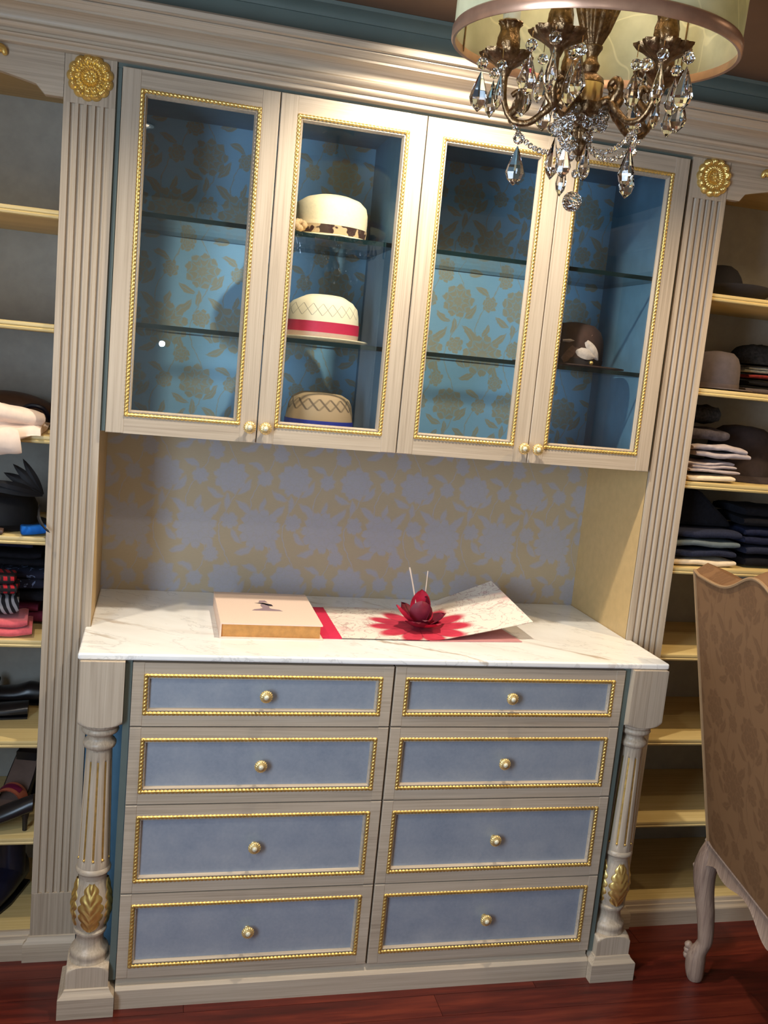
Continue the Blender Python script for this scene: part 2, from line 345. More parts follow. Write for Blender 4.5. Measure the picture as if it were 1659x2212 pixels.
# ------------------------------------------------------------------ mesh helpers
class MB:
    def __init__(s): s.v = []; s.f = []; s.m = []
    def add(s, vs, fs, mi=0):
        k = len(s.v); s.v += [tuple(p) for p in vs]; s.f += [tuple(i+k for i in f) for f in fs]; s.m += [mi]*len(fs); return s
    def box(s, x0, x1, y0, y1, z0, z1, mi=0):
        vs = [(x, y, z) for z in (z0, z1) for y in (y0, y1) for x in (x0, x1)]
        return s.add(vs, [(0, 2, 3, 1), (4, 5, 7, 6), (0, 1, 5, 4), (2, 6, 7, 3), (0, 4, 6, 2), (1, 3, 7, 5)], mi)
    def cbox(s, x0, x1, y0, y1, z0, z1, c, mi=0):
        """box with chamfered front (-y) edges"""
        vs = [(x0, y1, z0), (x1, y1, z0), (x1, y1, z1), (x0, y1, z1), (x0, y0+c, z0), (x1, y0+c, z0), (x1, y0+c, z1), (x0, y0+c, z1),
              (x0+c, y0, z0+c), (x1-c, y0, z0+c), (x1-c, y0, z1-c), (x0+c, y0, z1-c)]
        fs = [(3, 2, 1, 0), (0, 1, 5, 4), (1, 2, 6, 5), (2, 3, 7, 6), (3, 0, 4, 7), (4, 5, 9, 8), (5, 6, 10, 9), (6, 7, 11, 10), (7, 4, 8, 11), (8, 9, 10, 11)]
        return s.add(vs, fs, mi)
    def grid(s, P, closed_u=False, closed_v=False, mi=0, flip=False):
        nu, nv = len(P), len(P[0]); vs = [p for row in P for p in row]; fs = []
        for i in range(nu if closed_u else nu-1):
            for j in range(nv if closed_v else nv-1):
                a, b, c, d = i*nv+j, i*nv+(j+1) % nv, ((i+1) % nu)*nv+(j+1) % nv, ((i+1) % nu)*nv+j
                fs.append((d, c, b, a) if flip else (a, b, c, d))
        return s.add(vs, fs, mi)
    def lathe(s, prof, c=(0, 0, 0), n=32, fn=None, mi=0, cap=True):
        """prof: list of (r, z); fn(theta, r, z) -> r"""
        P = []
        for r, z in prof:
            P.append([(c[0]+(fn(t, r, z) if fn else r)*math.cos(t), c[1]+(fn(t, r, z) if fn else r)*math.sin(t), c[2]+z) for t in [2*PI*k/n for k in range(n)]])
        s.grid(P, closed_v=True, mi=mi)
        if cap:
            k = len(s.v)-n*len(P)
            s.f.append(tuple(k+i for i in range(n))[::-1]); s.m.append(mi)
            k2 = len(s.v)-n; s.f.append(tuple(k2+i for i in range(n))); s.m.append(mi)
        return s
    def extrude(s, poly, axis, a, b, mi=0):
        """closed polygon in the two other axes extruded along axis from a to b"""
        def p3(p, t): return {'x': (t, p[0], p[1]), 'y': (p[0], t, p[1]), 'z': (p[0], p[1], t)}[axis]
        n = len(poly); vs = [p3(p, a) for p in poly]+[p3(p, b) for p in poly]
        fs = [(i, (i+1) % n, n+(i+1) % n, n+i) for i in range(n)]+[tuple(range(n))[::-1], tuple(range(n, 2*n))]
        return s.add(vs, fs, mi)
    def tube(s, pts, rad, n=8, mi=0, cap=True):
        pts = [Vector(p) for p in pts]; N = len(pts); rings = []
        rad = rad if isinstance(rad, (list, tuple)) else [rad]*N
        prev = None
        for i, p in enumerate(pts):
            t = (pts[min(i+1, N-1)]-pts[max(i-1, 0)]).normalized()
            if prev is None: prev = t.orthogonal().normalized()
            u = (prev-t*prev.dot(t)); u = u.normalized() if u.length > 1e-6 else t.orthogonal().normalized(); prev = u; w_ = t.cross(u)
            rings.append([tuple(p+(u*math.cos(a)+w_*math.sin(a))*rad[i]) for a in [2*PI*k/n for k in range(n)]])
        k = len(s.v); s.grid(rings, closed_v=True, mi=mi)
        if cap:
            s.f.append(tuple(k+i for i in range(n))[::-1]); s.m.append(mi)
            k2 = len(s.v)-n; s.f.append(tuple(k2+i for i in range(n))); s.m.append(mi)
        return s
    def ball(s, c, r, n=10, m=7, sc=(1, 1, 1), mi=0):
        P = [[(c[0]+r*sc[0]*math.sin(PI*i/m)*math.cos(2*PI*j/n), c[1]+r*sc[1]*math.sin(PI*i/m)*math.sin(2*PI*j/n), c[2]-r*sc[2]*math.cos(PI*i/m)) for j in range(n)] for i in range(m+1)]
        return s.grid(P, closed_v=True, mi=mi)
    def xform(s, M_):
        s.v = [tuple(M_ @ Vector(p)) for p in s.v]; return s
    def mesh(s, name, mats, smooth=False, angle=40, off=(0, 0, 0)):
        me = bpy.data.meshes.new(name)
        o = off; me.from_pydata([(p[0]-o[0], p[1]-o[1], p[2]-o[2]) for p in s.v], [], s.f)
        mats = mats if isinstance(mats, (list, tuple)) else [mats]
        for k in mats: me.materials.append(MAT[k])
        if len(mats) > 1: me.polygons.foreach_set('material_index', s.m)
        bm = bmesh.new(); bm.from_mesh(me); bmesh.ops.remove_doubles(bm, verts=bm.verts, dist=1e-6); bmesh.ops.recalc_face_normals(bm, faces=bm.faces); bm.to_mesh(me); bm.free()
        if smooth:
            me.polygons.foreach_set('use_smooth', [True]*len(me.polygons))
            me.set_sharp_from_angle(angle=math.radians(angle))
        me.update(); return me
    def build(s, name, mats, parent=None, smooth=False, angle=40, bevel=0.0, seg=2):
        base = world_of(parent)
        o = bpy.data.objects.new(name, s.mesh(name, mats, smooth, angle, base)); COL.objects.link(o)
        o.parent = parent
        if bevel:
            b = o.modifiers.new('edge', 'BEVEL'); b.width = bevel; b.segments = seg; b.limit_method = 'ANGLE'; b.angle_limit = math.radians(35)
        return o
def world_of(o):
    p = Vector((0, 0, 0))
    while o is not None: p = p+Vector(o.location); o = o.parent
    return p
def tag(o, label=None, cat=None, group=None, kind=None):
    if label: o['label'] = label
    if cat: o['category'] = cat
    if group: o['group'] = group
    if kind: o['kind'] = kind
    return o
def thing(name, loc, label, cat, group=None):
    o = bpy.data.objects.new(name, None); COL.objects.link(o); o.location = loc; o.empty_display_size = 0.05
    return tag(o, label, cat, group)
def inst(name, me, parent, loc, rot=(0, 0, 0), sc=(1, 1, 1)):
    o = bpy.data.objects.new(name, me); COL.objects.link(o); o.parent = parent; o.location = Vector(loc)-world_of(parent); o.rotation_euler = rot; o.scale = sc
    return o
def solo(name, mb, mats, loc, label, cat, group=None, smooth=False, angle=40, bevel=0.0):
    """a thing that is one mesh, origin at loc"""
    o = bpy.data.objects.new(name, mb.mesh(name, mats, smooth, angle, loc)); COL.objects.link(o); o.location = loc
    if bevel:
        b = o.modifiers.new('edge', 'BEVEL'); b.width = bevel; b.segments = 2; b.limit_method = 'ANGLE'; b.angle_limit = math.radians(35)
    return tag(o, label, cat, group)
def struct(name, mb, mats, smooth=False, bevel=0.0):
    return tag(mb.build(name, mats, None, smooth, bevel=bevel), kind='structure')
def lerp(a, b, t): return a+(b-a)*t
def path(pts, n=8):
    """catmull-rom through pts"""
    P = [Vector(p) for p in pts]; out = []
    for i in range(len(P)-1):
        a, b, c, d = P[max(i-1, 0)], P[i], P[i+1], P[min(i+2, len(P)-1)]
        for k in range(n):
            t = k/n; out.append(0.5*((2*b)+(c-a)*t+(2*a-5*b+4*c-d)*t*t+(3*b-a-3*c+d)*t**3))
    out.append(P[-1]); return out
def interp(tab, t):
    for (a, va), (b, vb) in zip(tab, tab[1:]):
        if t <= b: return lerp(va, vb, (t-a)/(b-a))
    return tab[-1][1]

# ------------------------------------------------------------------ measured room
PF = 0.012                 # face of the pilasters
PX0, PX1 = 0.748, 0.863    # pilaster inner and outer edge
BACK = 0.402
LWALL, RWALL, REAR = -1.66, 1.60, -3.2
SHELVES = [1.919, 1.655, 1.387, 1.134, 0.870, 0.603, 0.337, 0.075]

# ------------------------------------------------------------------ shell
def shell():
    floor = struct('floor', MB().box(LWALL-0.05, RWALL+0.05, REAR-0.05, BACK+0.1, -0.05, -0.012), 'dark_gap')
    y, row = BACK+0.02, 0
    while y > REAR:
        wd = 0.0825; x = LWALL-rnd.uniform(0.0, 0.9)
        while x < RWALL:
            L = rnd.uniform(0.8, 1.5); a, b = max(x, LWALL), min(x+L, RWALL)
            if b-a > 0.03:
                MB().box(a+0.0006, b-0.0006, y-wd+0.0006, y-0.0006, -0.012, 0.0).build('plank', 'cherry_floor', floor)
            x += L
        y -= wd; row += 1
    struct('ceiling', MB().box(LWALL-0.05, RWALL+0.05, REAR-0.05, BACK+0.1, CEIL, CEIL+0.05), 'ceiling_paint')
    struct('wall_back', MB().box(LWALL-0.05, RWALL+0.05, BACK+0.012, BACK+0.1, 0, CEIL), 'room_paint')
    struct('wall_front_bulkhead', MB().box(LWALL, RWALL, -0.045, BACK+0.012, 2.372, CEIL), 'wall_paint')
    struct('wall_left', MB().box(LWALL-0.05, LWALL, REAR, BACK+0.1, 0, CEIL), 'room_paint')
    struct('wall_right', MB().box(RWALL, RWALL+0.05, REAR, BACK+0.1, 0, CEIL), 'room_paint')
    struct('wall_rear', MB().box(LWALL-0.05, RWALL+0.05, REAR-0.05, REAR, 0, CEIL), 'room_paint')
    # the wallpapered back of the open niche
    struct('wall_niche', MB().box(-PX0, PX0, BACK-0.002, BACK+0.012, 0.90, 1.425), 'paper_sheen')
    # cornice: a stack of mouldings, and the small crown under the ceiling
    pr = [(BACK, 2.266), (-0.010, 2.266), (-0.012, 2.268), (-0.012, 2.276)]
    pr += [(-0.016-0.008*math.sin(t*PI), 2.276+0.010*t) for t in (0.1, 0.3, 0.5, 0.7, 0.9)]+[(-0.018, 2.287), (-0.018, 2.291)]
    pr += [(-0.022-0.014*math.sin(t*PI), 2.291+0.018*t) for t in (0.1, 0.3, 0.5, 0.7, 0.9)]+[(-0.026, 2.310)]
    pr += [(-0.026-0.044*(1-math.cos(t*PI/2)), 2.310+0.022*math.sin(t*PI/2)) for t in (0.15, 0.3, 0.45, 0.6, 0.75, 0.9, 1.0)]
    pr += [(-0.074, 2.332), (-0.074, 2.337)]
    pr += [(-0.074-0.018*t, 2.337+0.012*(t*t*(3-2*t))) for t in (0.2, 0.4, 0.6, 0.8, 1.0)]
    pr += [(-0.092, 2.351), (-0.088, 2.352), (-0.103, 2.354), (-0.105, 2.366), (-0.100, 2.371), (-0.045, 2.372), (BACK, 2.372)]
    struct('trim_1', MB().extrude(pr, 'x', LWALL, RWALL), 'paint_x', True)
    cr = [(-0.045, 2.424), (-0.050, 2.424), (-0.052, 2.430), (-0.058, 2.436), (-0.070, 2.441), (-0.080, 2.443), (-0.082, 2.451), (-0.045, 2.4515)]
    struct('trim_2', MB().extrude(cr, 'x', LWALL, RWALL), 'wall_paint', True)
    # skirting under the open bays, stepped forward around the pilasters
    def skirt(p0):
        return [(BACK, 0.0), (p0-0.014, 0.0), (p0-0.014, 0.046), (p0-0.012, 0.050), (p0-0.006, 0.056), (p0-0.004, 0.064), (p0, 0.066), (p0+0.002, 0.075), (BACK, 0.075)]
    for side, a, b in (('left', LWALL, -PX1), ('right', PX1, RWALL)):
        struct('baseboard_'+side, MB().extrude(skirt(0.020), 'x', a, b), 'paint_x')
shell()

# cabinetry along the right wall and the near wall, seen only mirrored in the glass doors
def other_runs():
    pr = [(0.0, 2.268), (0.012, 2.268), (0.012, 2.278), (0.024, 2.288), (0.03, 2.306), (0.07, 2.330), (0.076, 2.338), (0.095, 2.350), (0.104, 2.356), (0.104, 2.370), (0.0, 2.370)]
    y0, xr = -1.90, 1.50
    near = MB().box(0.35, RWALL, -2.25, -1.93, 0, 2.452); struct('wall_near', near, 'paint_z')
    struct('trim_3', MB().extrude([(y0+p, z) for p, z in pr], 'x', 0.30, RWALL), 'paint_x', True)
    struct('trim_4', MB().extrude([(xr-p, z) for p, z in pr], 'y', y0, -0.10, ), 'paint_y', True)
    o = struct('wall_right_fitting', MB().box(xr, RWALL, -1.93, -0.12, 2.17, 2.452).box(xr, RWALL, -1.93, -1.80, 0, 2.17).box(xr, RWALL, -0.95, -0.85, 0, 2.17).box(xr, RWALL, -0.24, -0.12, 0, 2.17), 'paint_z')
    struct('trim_5', MB().box(1.28, 1.40, -1.935, -1.89, 0.1, 2.268).box(0.35, 0.47, -1.935, -1.89, 0.1, 2.268).box(0.35, 1.40, -1.935, -1.90, 2.12, 2.268), 'paint_z')
other_runs()

# window in the left wall, behind the camera's view: assumed and added for the cool light at left
def assumed_window():
    y0, y1, z0, z1 = -2.55, -1.55, 0.85, 2.05
    x = LWALL
    f = MB()
    for a in ((y0-0.07, y1+0.07, z0-0.07, z0), (y0-0.07, y1+0.07, z1, z1+0.07), (y0-0.07, y0, z0, z1), (y1, y1+0.07, z0, z1), ((y0+y1)/2-0.02, (y0+y1)/2+0.02, z0, z1)):
        f.box(x, x+0.03, *a)
    o = struct('assumed_window_1', f, 'paint_z')
    MB().box(x+0.002, x+0.008, y0, y1, z0, z1).build('pane', 'assumed_window_glow', o)  # added glowing pane, unseen, for the cool light
    ld = bpy.data.lights.new('assumed_daylight', 'AREA'); ld.shape = 'RECTANGLE'; ld.size = y1-y0; ld.size_y = z1-z0; ld.energy = ASSUMED_WINDOW_W; ld.color = ASSUMED_WINDOW_COL  # area lamp added as cool fill from the left
    l = bpy.data.objects.new('assumed_daylight', ld); COL.objects.link(l); l.location = (x+0.05, (y0+y1)/2, (z0+z1)/2); l.rotation_euler = (PI/2, 0, -PI/2)
assumed_window()
def assumed_downlights():  # ceiling lamps assumed from the light, two added as room fill
    names = ['over the middle of the cabinet doors', 'over the open shelves left of the cabinet', 'over the open shelves right of the cabinet', 'nearer the room on the left', 'nearer the room on the right']
    for (x, y, p, col), nm in zip(ASSUMED_DOWNLIGHTS, names):
        t = thing('assumed_downlight', (x, y, CEIL), 'assumed round white recessed ceiling lamp '+nm, 'ceiling lamp', 'assumed recessed ceiling lamps')
        MB().lathe([(0.062, -0.001), (0.062, -0.005), (0.050, -0.006), (0.046, -0.001)], (x, y, CEIL), 32).build('trim_ring', 'candle', t, True)
        MB().lathe([(0.0005, -0.002), (0.044, -0.002), (0.044, -0.0005), (0.0005, -0.0005)], (x, y, CEIL), 24).build('lens', 'assumed_lamp_lens', t)
        ld = bpy.data.lights.new('assumed_downlight_lamp', 'SPOT'); ld.energy = p; ld.color = col; ld.spot_size = math.radians(126 if x == 0.02 else 140); ld.spot_blend = 0.7; ld.shadow_soft_size = 0.025
        l = bpy.data.objects.new('assumed_downlight_lamp', ld); COL.objects.link(l); l.location = (x, y, CEIL-0.012)
        if x == 0.02: l.rotation_euler = (math.radians(22), 0, 0)      # turned to the cabinet to brighten the door tops
    ld = bpy.data.lights.new('phone_flash', 'POINT'); ld.energy = FLASH_W; ld.color = (0.72, 0.86, 1.0); ld.shadow_soft_size = 0.014
    l = bpy.data.objects.new('phone_flash', ld); COL.objects.link(l); l.location = CAM+rt*0.004+up*0.016-fw*0.03
assumed_downlights()

# ------------------------------------------------------------------ pilasters
def rosette_mesh():
    R0, nt_, nr = 0.0525, 192, 30; P = []
    def h(r, t):
        q = r/R0; l12 = abs(math.sin(6.5*t)); l26 = abs(math.sin(13*t+0.6))
        z = 0.004
        if q < 0.11: z += 0.0085*math.sqrt(max(0, 1-(q/0.11)**2))+0.004
        elif q < 0.25: z += 0.004+0.0022*abs(math.sin(4*t))*math.sin((q-0.11)/0.14*PI)
        elif q < 0.33: z += 0.004+0.0045*math.sin((q-0.25)/0.08*PI)
        elif q < 0.62: k = (q-0.33)/0.29; z += 0.003+0.0060*math.sin(k*PI)*(0.35+0.65*l26)
        else: k = (q-0.62)/0.38; z += 0.002+0.0100*math.sin(min(1, k*1.12)*PI)**0.8*(0.25+0.75*l12)*(0.75+0.25*abs(math.sin(26*t)))
        return z
    for i in range(nr+1):
        q = i/nr; row = []
        for j in range(nt_):
            t = 2*PI*j/nt_; R = R0*(0.90+0.10*abs(math.sin(6.5*t))**0.6); r = max(1e-5, q*R)
            row.append((r*math.cos(t), -h(q*R0, t)*(0.25 if i == nr else 1), r*math.sin(t)))
        P.append(row)
    P.append([(p[0]*0.98, 0.0, p[2]*0.98) for p in P[-1]])
    return MB().grid(P, closed_v=True).mesh('rosette', 'gold', True, 60)
ROS = rosette_mesh()
def pilaster(sgn, label):
    xo, xi = (-PX1, -PX0) if sgn < 0 else (PX0, PX1)
    t = thing('fluted_pilaster', ((xo+xi)/2, PF, 0), label, 'pilaster', 'fluted pilasters')
    z0, z1 = 0.187, 2.161
    MB().box(xo, xi, PF+0.010, BACK, 0.075, 2.266).build('side_panel', 'niche_side', t)
    pr = [(xo, PF+0.012), (xo, PF)]; cx = (xo+xi)/2
    for k in range(-2, 3):
        c = cx+k*0.0185
        pr += [(c-0.0058, PF), (c-0.0050, PF+0.0045), (c-0.0025, PF+0.0068), (c, PF+0.0074), (c+0.0025, PF+0.0068), (c+0.0050, PF+0.0045), (c+0.0058, PF)]
    pr += [(xi, PF), (xi, PF+0.012)]
    MB().extrude(pr, 'z', z0, z1).build('fluted_shaft', 'paint_z', t, True, 35)
    MB().box(xo, xi, PF-0.0005, PF+0.012, z1, 2.266).build('cap_block', 'paint_z', t, bevel=0.0008)
    MB().box(xo, xi, PF-0.0005, PF+0.012, 0.066, z0).build('base_block', 'paint_z', t, bevel=0.0008)
    m = MB(); b = [(0.0, 0.0), (-0.016, 0.0), (-0.016, 0.048), (-0.014, 0.052), (-0.007, 0.058), (-0.004, 0.066), (0.0, 0.068)]
    e = 0.016
    rings = []
    for d, z in b:   # base mould wraps the front and the outer return
        rings.append([(xo+(d if sgn < 0 else 0), PF+0.0075, z), (xo+(d if sgn < 0 else 0), PF+d, z), (xi-(d if sgn > 0 else 0), PF+d, z), (xi-(d if sgn > 0 else 0), PF+0.0075, z)])
    m.grid(rings); m.build('base_mould', 'paint_x', t, True, 30)
    inst('rosette', ROS, t, ((-0.806 if sgn < 0 else 0.815), PF-0.0005, 2.220))['label'] = 'gilded carved flower rosette'
    return t
pilaster(-1, 'tall fluted taupe pilaster with gold rosette, left of the glass doors')
pilaster(1, 'tall fluted taupe pilaster with gold rosette, right of the glass doors')

# ------------------------------------------------------------------ rope moulding and knobs
def rope(mb, x0, x1, z0, z1, y, r=0.0050, pitch=0.0094, mi=0):
    """twisted rope bead laid around a rectangle, half sunk at plane y"""
    nth = 7; P = []
    corners = [((x0, z0), (x1, z0)), ((x1, z0), (x1, z1)), ((x1, z1), (x0, z1)), ((x0, z1), (x0, z0))]
    for (ax, az), (bx, bz) in corners:
        L = math.hypot(bx-ax, bz-az); tx, tz = (bx-ax)/L, (bz-az)/L; nx, nz = -tz, tx
        n = max(8, int(L/(pitch/6))); P = []
        for i in range(n+1):
            s = L*i/n; row = []
            for j in range(nth):
                a = PI*j/(nth-1)
                q = abs(math.sin(PI*s/pitch-a*0.9)); rr = r*(0.50+0.54*q**0.6)
                lim = rr*math.cos(a)
                # mitre at the corners
                ss = min(max(s, -0+max(0, lim)), L-max(0, lim)) if lim > 0 else min(max(s, lim), L-lim)
                row.append((ax+tx*ss+nx*lim, y-rr*math.sin(a)*0.95, az+tz*ss+nz*lim))
            P.append(row)
        mb.grid(P, mi=mi)
        mb.ball((ax, y-0.0006, az), r*1.02, 8, 6, mi=mi)
def knob_mesh():
    m = MB()
    prof_stem = [(0.0075, 0.0), (0.0075, -0.002), (0.0045, -0.004), (0.0045, -0.012), (0.007, -0.014)]
    def rev(prof, n, fn, mi):
        P = []
        for r, y in prof:
            P.append([((fn(t, r) if fn else r)*math.cos(t), y, (fn(t, r) if fn else r)*math.sin(t)) for t in [2*PI*k/n for k in range(n)]])
        m.grid(P, closed_v=True, mi=mi)
    rev(prof_stem, 16, None, 0)
    fl = lambda t, r: r*(1-0.10*min(1, r/0.012)*(1-abs(math.cos(8*t))))
    rev([(0.007, -0.014), (0.0150, -0.016), (0.0165, -0.019), (0.0155, -0.0225), (0.0120, -0.0255), (0.0065, -0.0262)], 64, fl, 0)
    rev([(0.0065, -0.0262), (0.0062, -0.028), (0.0035, -0.0305), (0.0001, -0.031)], 16, None, 1)
    return m.mesh('knob', ['knob_gold', 'knob_crystal'], True, 50)
simple('knob_gold', (0.74, 0.55, 0.24), 0.26, 0.6, 0.1, 60)
simple('knob_crystal', (0.70, 0.66, 0.50), 0.08, 0.1, 0.05, 60)
KNOB = knob_mesh()

def frame_front(mb, x0, x1, z0, z1, y0, y1, m_, hz=0, vt=0):
    """picture-frame front: stiles full height (vertical grain), rails between"""
    c = 0.0015
    mb.cbox(x0, x0+m_, y0, y1, z0, z1, c, vt); mb.cbox(x1-m_, x1, y0, y1, z0, z1, c, vt)
    mb.box(x0+m_-0.0005, x1-m_+0.0005, y0+0.0004, y1, z1-m_, z1-0.0002, hz); mb.box(x0+m_-0.0005, x1-m_+0.0005, y0+0.0004, y1, z0+0.0002, z0+m_, hz)
def inner_bead(mb, x0, x1, z0, z1, y0, y1, wd, mi=0):
    """sloped bead inside the rope, from the face y0 back to the panel y1"""
    o = [(x0, z0), (x1, z0), (x1, z1), (x0, z1)]; i = [(x0+wd, z0+wd), (x1-wd, z0+wd), (x1-wd, z1-wd), (x0+wd, z1-wd)]; h = [(x0+wd*0.55, z0+wd*0.55), (x1-wd*0.55, z0+wd*0.55), (x1-wd*0.55, z1-wd*0.55), (x0+wd*0.55, z1-wd*0.55)]
    mb.grid([[(a, y0+0.002, b) for a, b in o], [(a, y0+0.0005, b) for a, b in h], [(a, y1, b) for a, b in i]], closed_v=True, mi=mi)

# ------------------------------------------------------------------ upper cabinet
W, ZT, ZB = 0.3679, 2.2548, 1.4091
def upper_cabinet():
    t = thing('glazed_cabinet', (0, 0.2, ZB), 'wide taupe wall cabinet with four gold-trimmed glass doors', 'cabinet')
    xa = 2*W-0.002
    MB().box(-xa, xa, 0.025, BACK-0.006, ZB+0.004, ZB+0.024).build('bottom_panel', 'cab_blue', t)
    MB().box(-xa, xa, 0.025, BACK-0.006, ZT-0.010, 2.266).build('top_panel', 'cab_blue', t)
    for sx in (-1, 1): MB().box(*sorted((sx*xa, sx*(xa-0.018))), 0.025, BACK-0.006, ZB+0.024, ZT-0.010).build('side_panel', 'cab_blue', t)
    MB().box(-0.045, 0.045, 0.025, BACK-0.006, ZB+0.024, ZT-0.010).build('middle_partition', 'cab_blue', t)
    MB().box(-xa+0.018, -0.045, BACK-0.010, BACK-0.004, ZB+0.024, ZT-0.010).build('papered_back', 'paper_blue', t)['label'] = 'blue wallpaper with gold flowers'
    MB().box(0.045, xa-0.018, BACK-0.010, BACK-0.004, ZB+0.024, ZT-0.010).build('papered_back', 'paper_blue', t)['label'] = 'blue wallpaper with gold flowers'
    MB().box(-xa, xa, 0.022, 0.0245, ZB, ZB+0.03).box(-xa, xa, 0.022, 0.0245, ZT-0.03, ZT+0.01).build('face_rail', 'paint_x', t)
    for sx in (-1, 1): # fillers beside the doors
        MB().box(*sorted((sx*2*W+sx*0.001, sx*PX0)), 0.020, 0.040, ZB+0.001, 2.266).build('filler_strip', 'wall_paint', t)
    MB().box(-PX0, PX0, 0.018, 0.060, ZT+0.0005, 2.266).build('head_rail', 'wall_paint', t)
    for z in (1.945, 1.680):
        for sx in (-1, 1):
            a, b = sorted((sx*0.046, sx*(xa-0.019))); m = MB()
            y0, y1, z0, z1 = 0.050, BACK-0.012, z-0.0115, z
            m.add([(a, y0, z0), (b, y0, z0), (b, y1, z0), (a, y1, z0), (a, y0, z1), (b, y0, z1), (b, y1, z1), (a, y1, z1)], [(3, 2, 1, 0), (4, 5, 6, 7)], 0)
            m.add([(a, y0, z0), (b, y0, z0), (b, y1, z0), (a, y1, z0), (a, y0, z1), (b, y0, z1), (b, y1, z1), (a, y1, z1)], [(0, 1, 5, 4), (1, 2, 6, 5), (2, 3, 7, 6), (3, 0, 4, 7)], 1)
            m.build('glass_shelf', ['shelf_glass', 'glass_edge'], t)['label'] = 'clear glass shelf with dark green edge'
    MG = 0.0425
    for k in range(4):
        x0, x1 = (k-2)*W+0.0014, (k-1)*W-0.0014; m = MB()
        frame_front(m, x0, x1, ZB, ZT, 0.0, 0.021, MG, 1, 0)
        rx0, rx1, rz0, rz1 = x0+MG-0.001, x1-MG+0.001, ZB+MG-0.001, ZT-MG+0.001
        inner_bead(m, rx0+0.008, rx1-0.008, rz0+0.008, rz1-0.008, 0.002, 0.016, 0.0085, 0)
        d = m.build('door', ['paint_z', 'paint_x'], t)
        r = MB(); rope(r, rx0+0.0048, rx1-0.0048, rz0+0.0048, rz1-0.0048, 0.0015); ro = r.build('rope_trim', 'gold', d, True, 70); ro['label'] = 'gold twisted rope moulding'
        MB().box(rx0+0.012, rx1-0.012, 0.0125, 0.0165, rz0+0.012, rz1-0.012).build('glass_pane', 'pane_glass', d)['label'] = 'clear glass pane'
        kx = x1-0.0185 if k % 2 == 0 else x0+0.0185
        inst('knob', KNOB, d, (kx, 0.0, ZB+0.0395))['label'] = 'gold fluted knob with crystal centre'
    return t
upper_cabinet()

# ------------------------------------------------------------------ drawers, counter
L, DY = 0.6355, -0.2042
ROWS = [0.8948, 0.7349, 0.5368, 0.3051, 0.0777]
CT = 0.915
def base_cabinet():
    t = thing('drawer_cabinet', (0, 0, 0), 'taupe base cabinet with eight blue-panelled drawers under the marble top', 'cabinet')
    MB().box(-0.634, 0.634, DY+0.022, BACK, 0.073, 0.898).build('carcass', 'cab_blue', t)
    for sx in (-1, 1):
        MB().box(*sorted((sx*(L+0.0015), sx*(L+0.017))), DY+0.006, DY+0.030, 0.0735, 0.898).build('face_stile', 'wall_paint', t)
    m = MB().extrude([(DY-0.006, 0.0), (DY-0.006, 0.050), (DY+0.000, 0.058), (DY+0.012, 0.062), (DY+0.012, 0.072), (DY+0.1, 0.072), (DY+0.1, 0.0)], 'x', -0.636, 0.636)
    m.build('kick_board', 'paint_x', t)
    for sx in (-1, 1): MB().box(*sorted((sx*0.6350, sx*(PX0-0.001))), 0.016, 0.030, 0.0, 0.898).build('side_return', 'cab_blue', t)
    MB().box(-0.6345, 0.6345, DY+0.0215, DY+0.024, 0.073, 0.898).build('dark_gap_panel', 'dark_gap', t)
    k = 0
    for c in range(2):
        for r in range(4):
            x0, x1 = (-L, -0.0025) if c == 0 else (0.0025, L)
            z1, z0 = ROWS[r]-0.0016, ROWS[r+1]+0.0016
            m = MB(); MG = 0.0275
            frame_front(m, x0, x1, z0, z1, DY, DY+0.021, MG, 0, 0)
            rx0, rx1, rz0, rz1 = x0+MG-0.001, x1-MG+0.001, z0+MG-0.001, z1-MG+0.001
            inner_bead(m, rx0+0.008, rx1-0.008, rz0+0.008, rz1-0.008, DY+0.002, DY+0.0125, 0.0075, 0)
            d = m.build('drawer', 'paint_x', t)
            ro = MB(); rope(ro, rx0+0.0048, rx1-0.0048, rz0+0.0048, rz1-0.0048, DY+0.0015); o = ro.build('rope_trim', 'gilt', d, True, 70); o['label'] = 'gold twisted rope moulding'
            MB().box(rx0+0.010, rx1-0.010, DY+0.012, DY+0.018, rz0+0.010, rz1-0.010).build('panel', 'panel_blue', d)['label'] = 'silvery blue drawer panel'
            inst('knob', KNOB, d, ((x0+x1)/2, DY+0.012, (z0+z1)/2), (0, 0.1*k, 0), (1, 1, 1))['label'] = 'gold fluted knob with crystal centre'
            k += 1
base_cabinet()
def countertop():
    z0, z1 = CT-0.016, CT; fy, N, N2 = -0.2085, PX0, 0.760
    out = [(-N, BACK-0.0025), (-N, PF-0.002), (-N2, PF-0.002), (-N2, fy), (N2, fy), (N2, PF-0.002), (N, PF-0.002), (N, BACK-0.0025)]
    m = MB().extrude(out, 'z', z0, z1)
    o = solo('marble_countertop', m, 'marble', (0, 0, z0), 'white marble countertop with grey and beige veins on the drawer cabinet', 'countertop', bevel=0.005)
    o.modifiers['edge'].segments = 4
countertop()

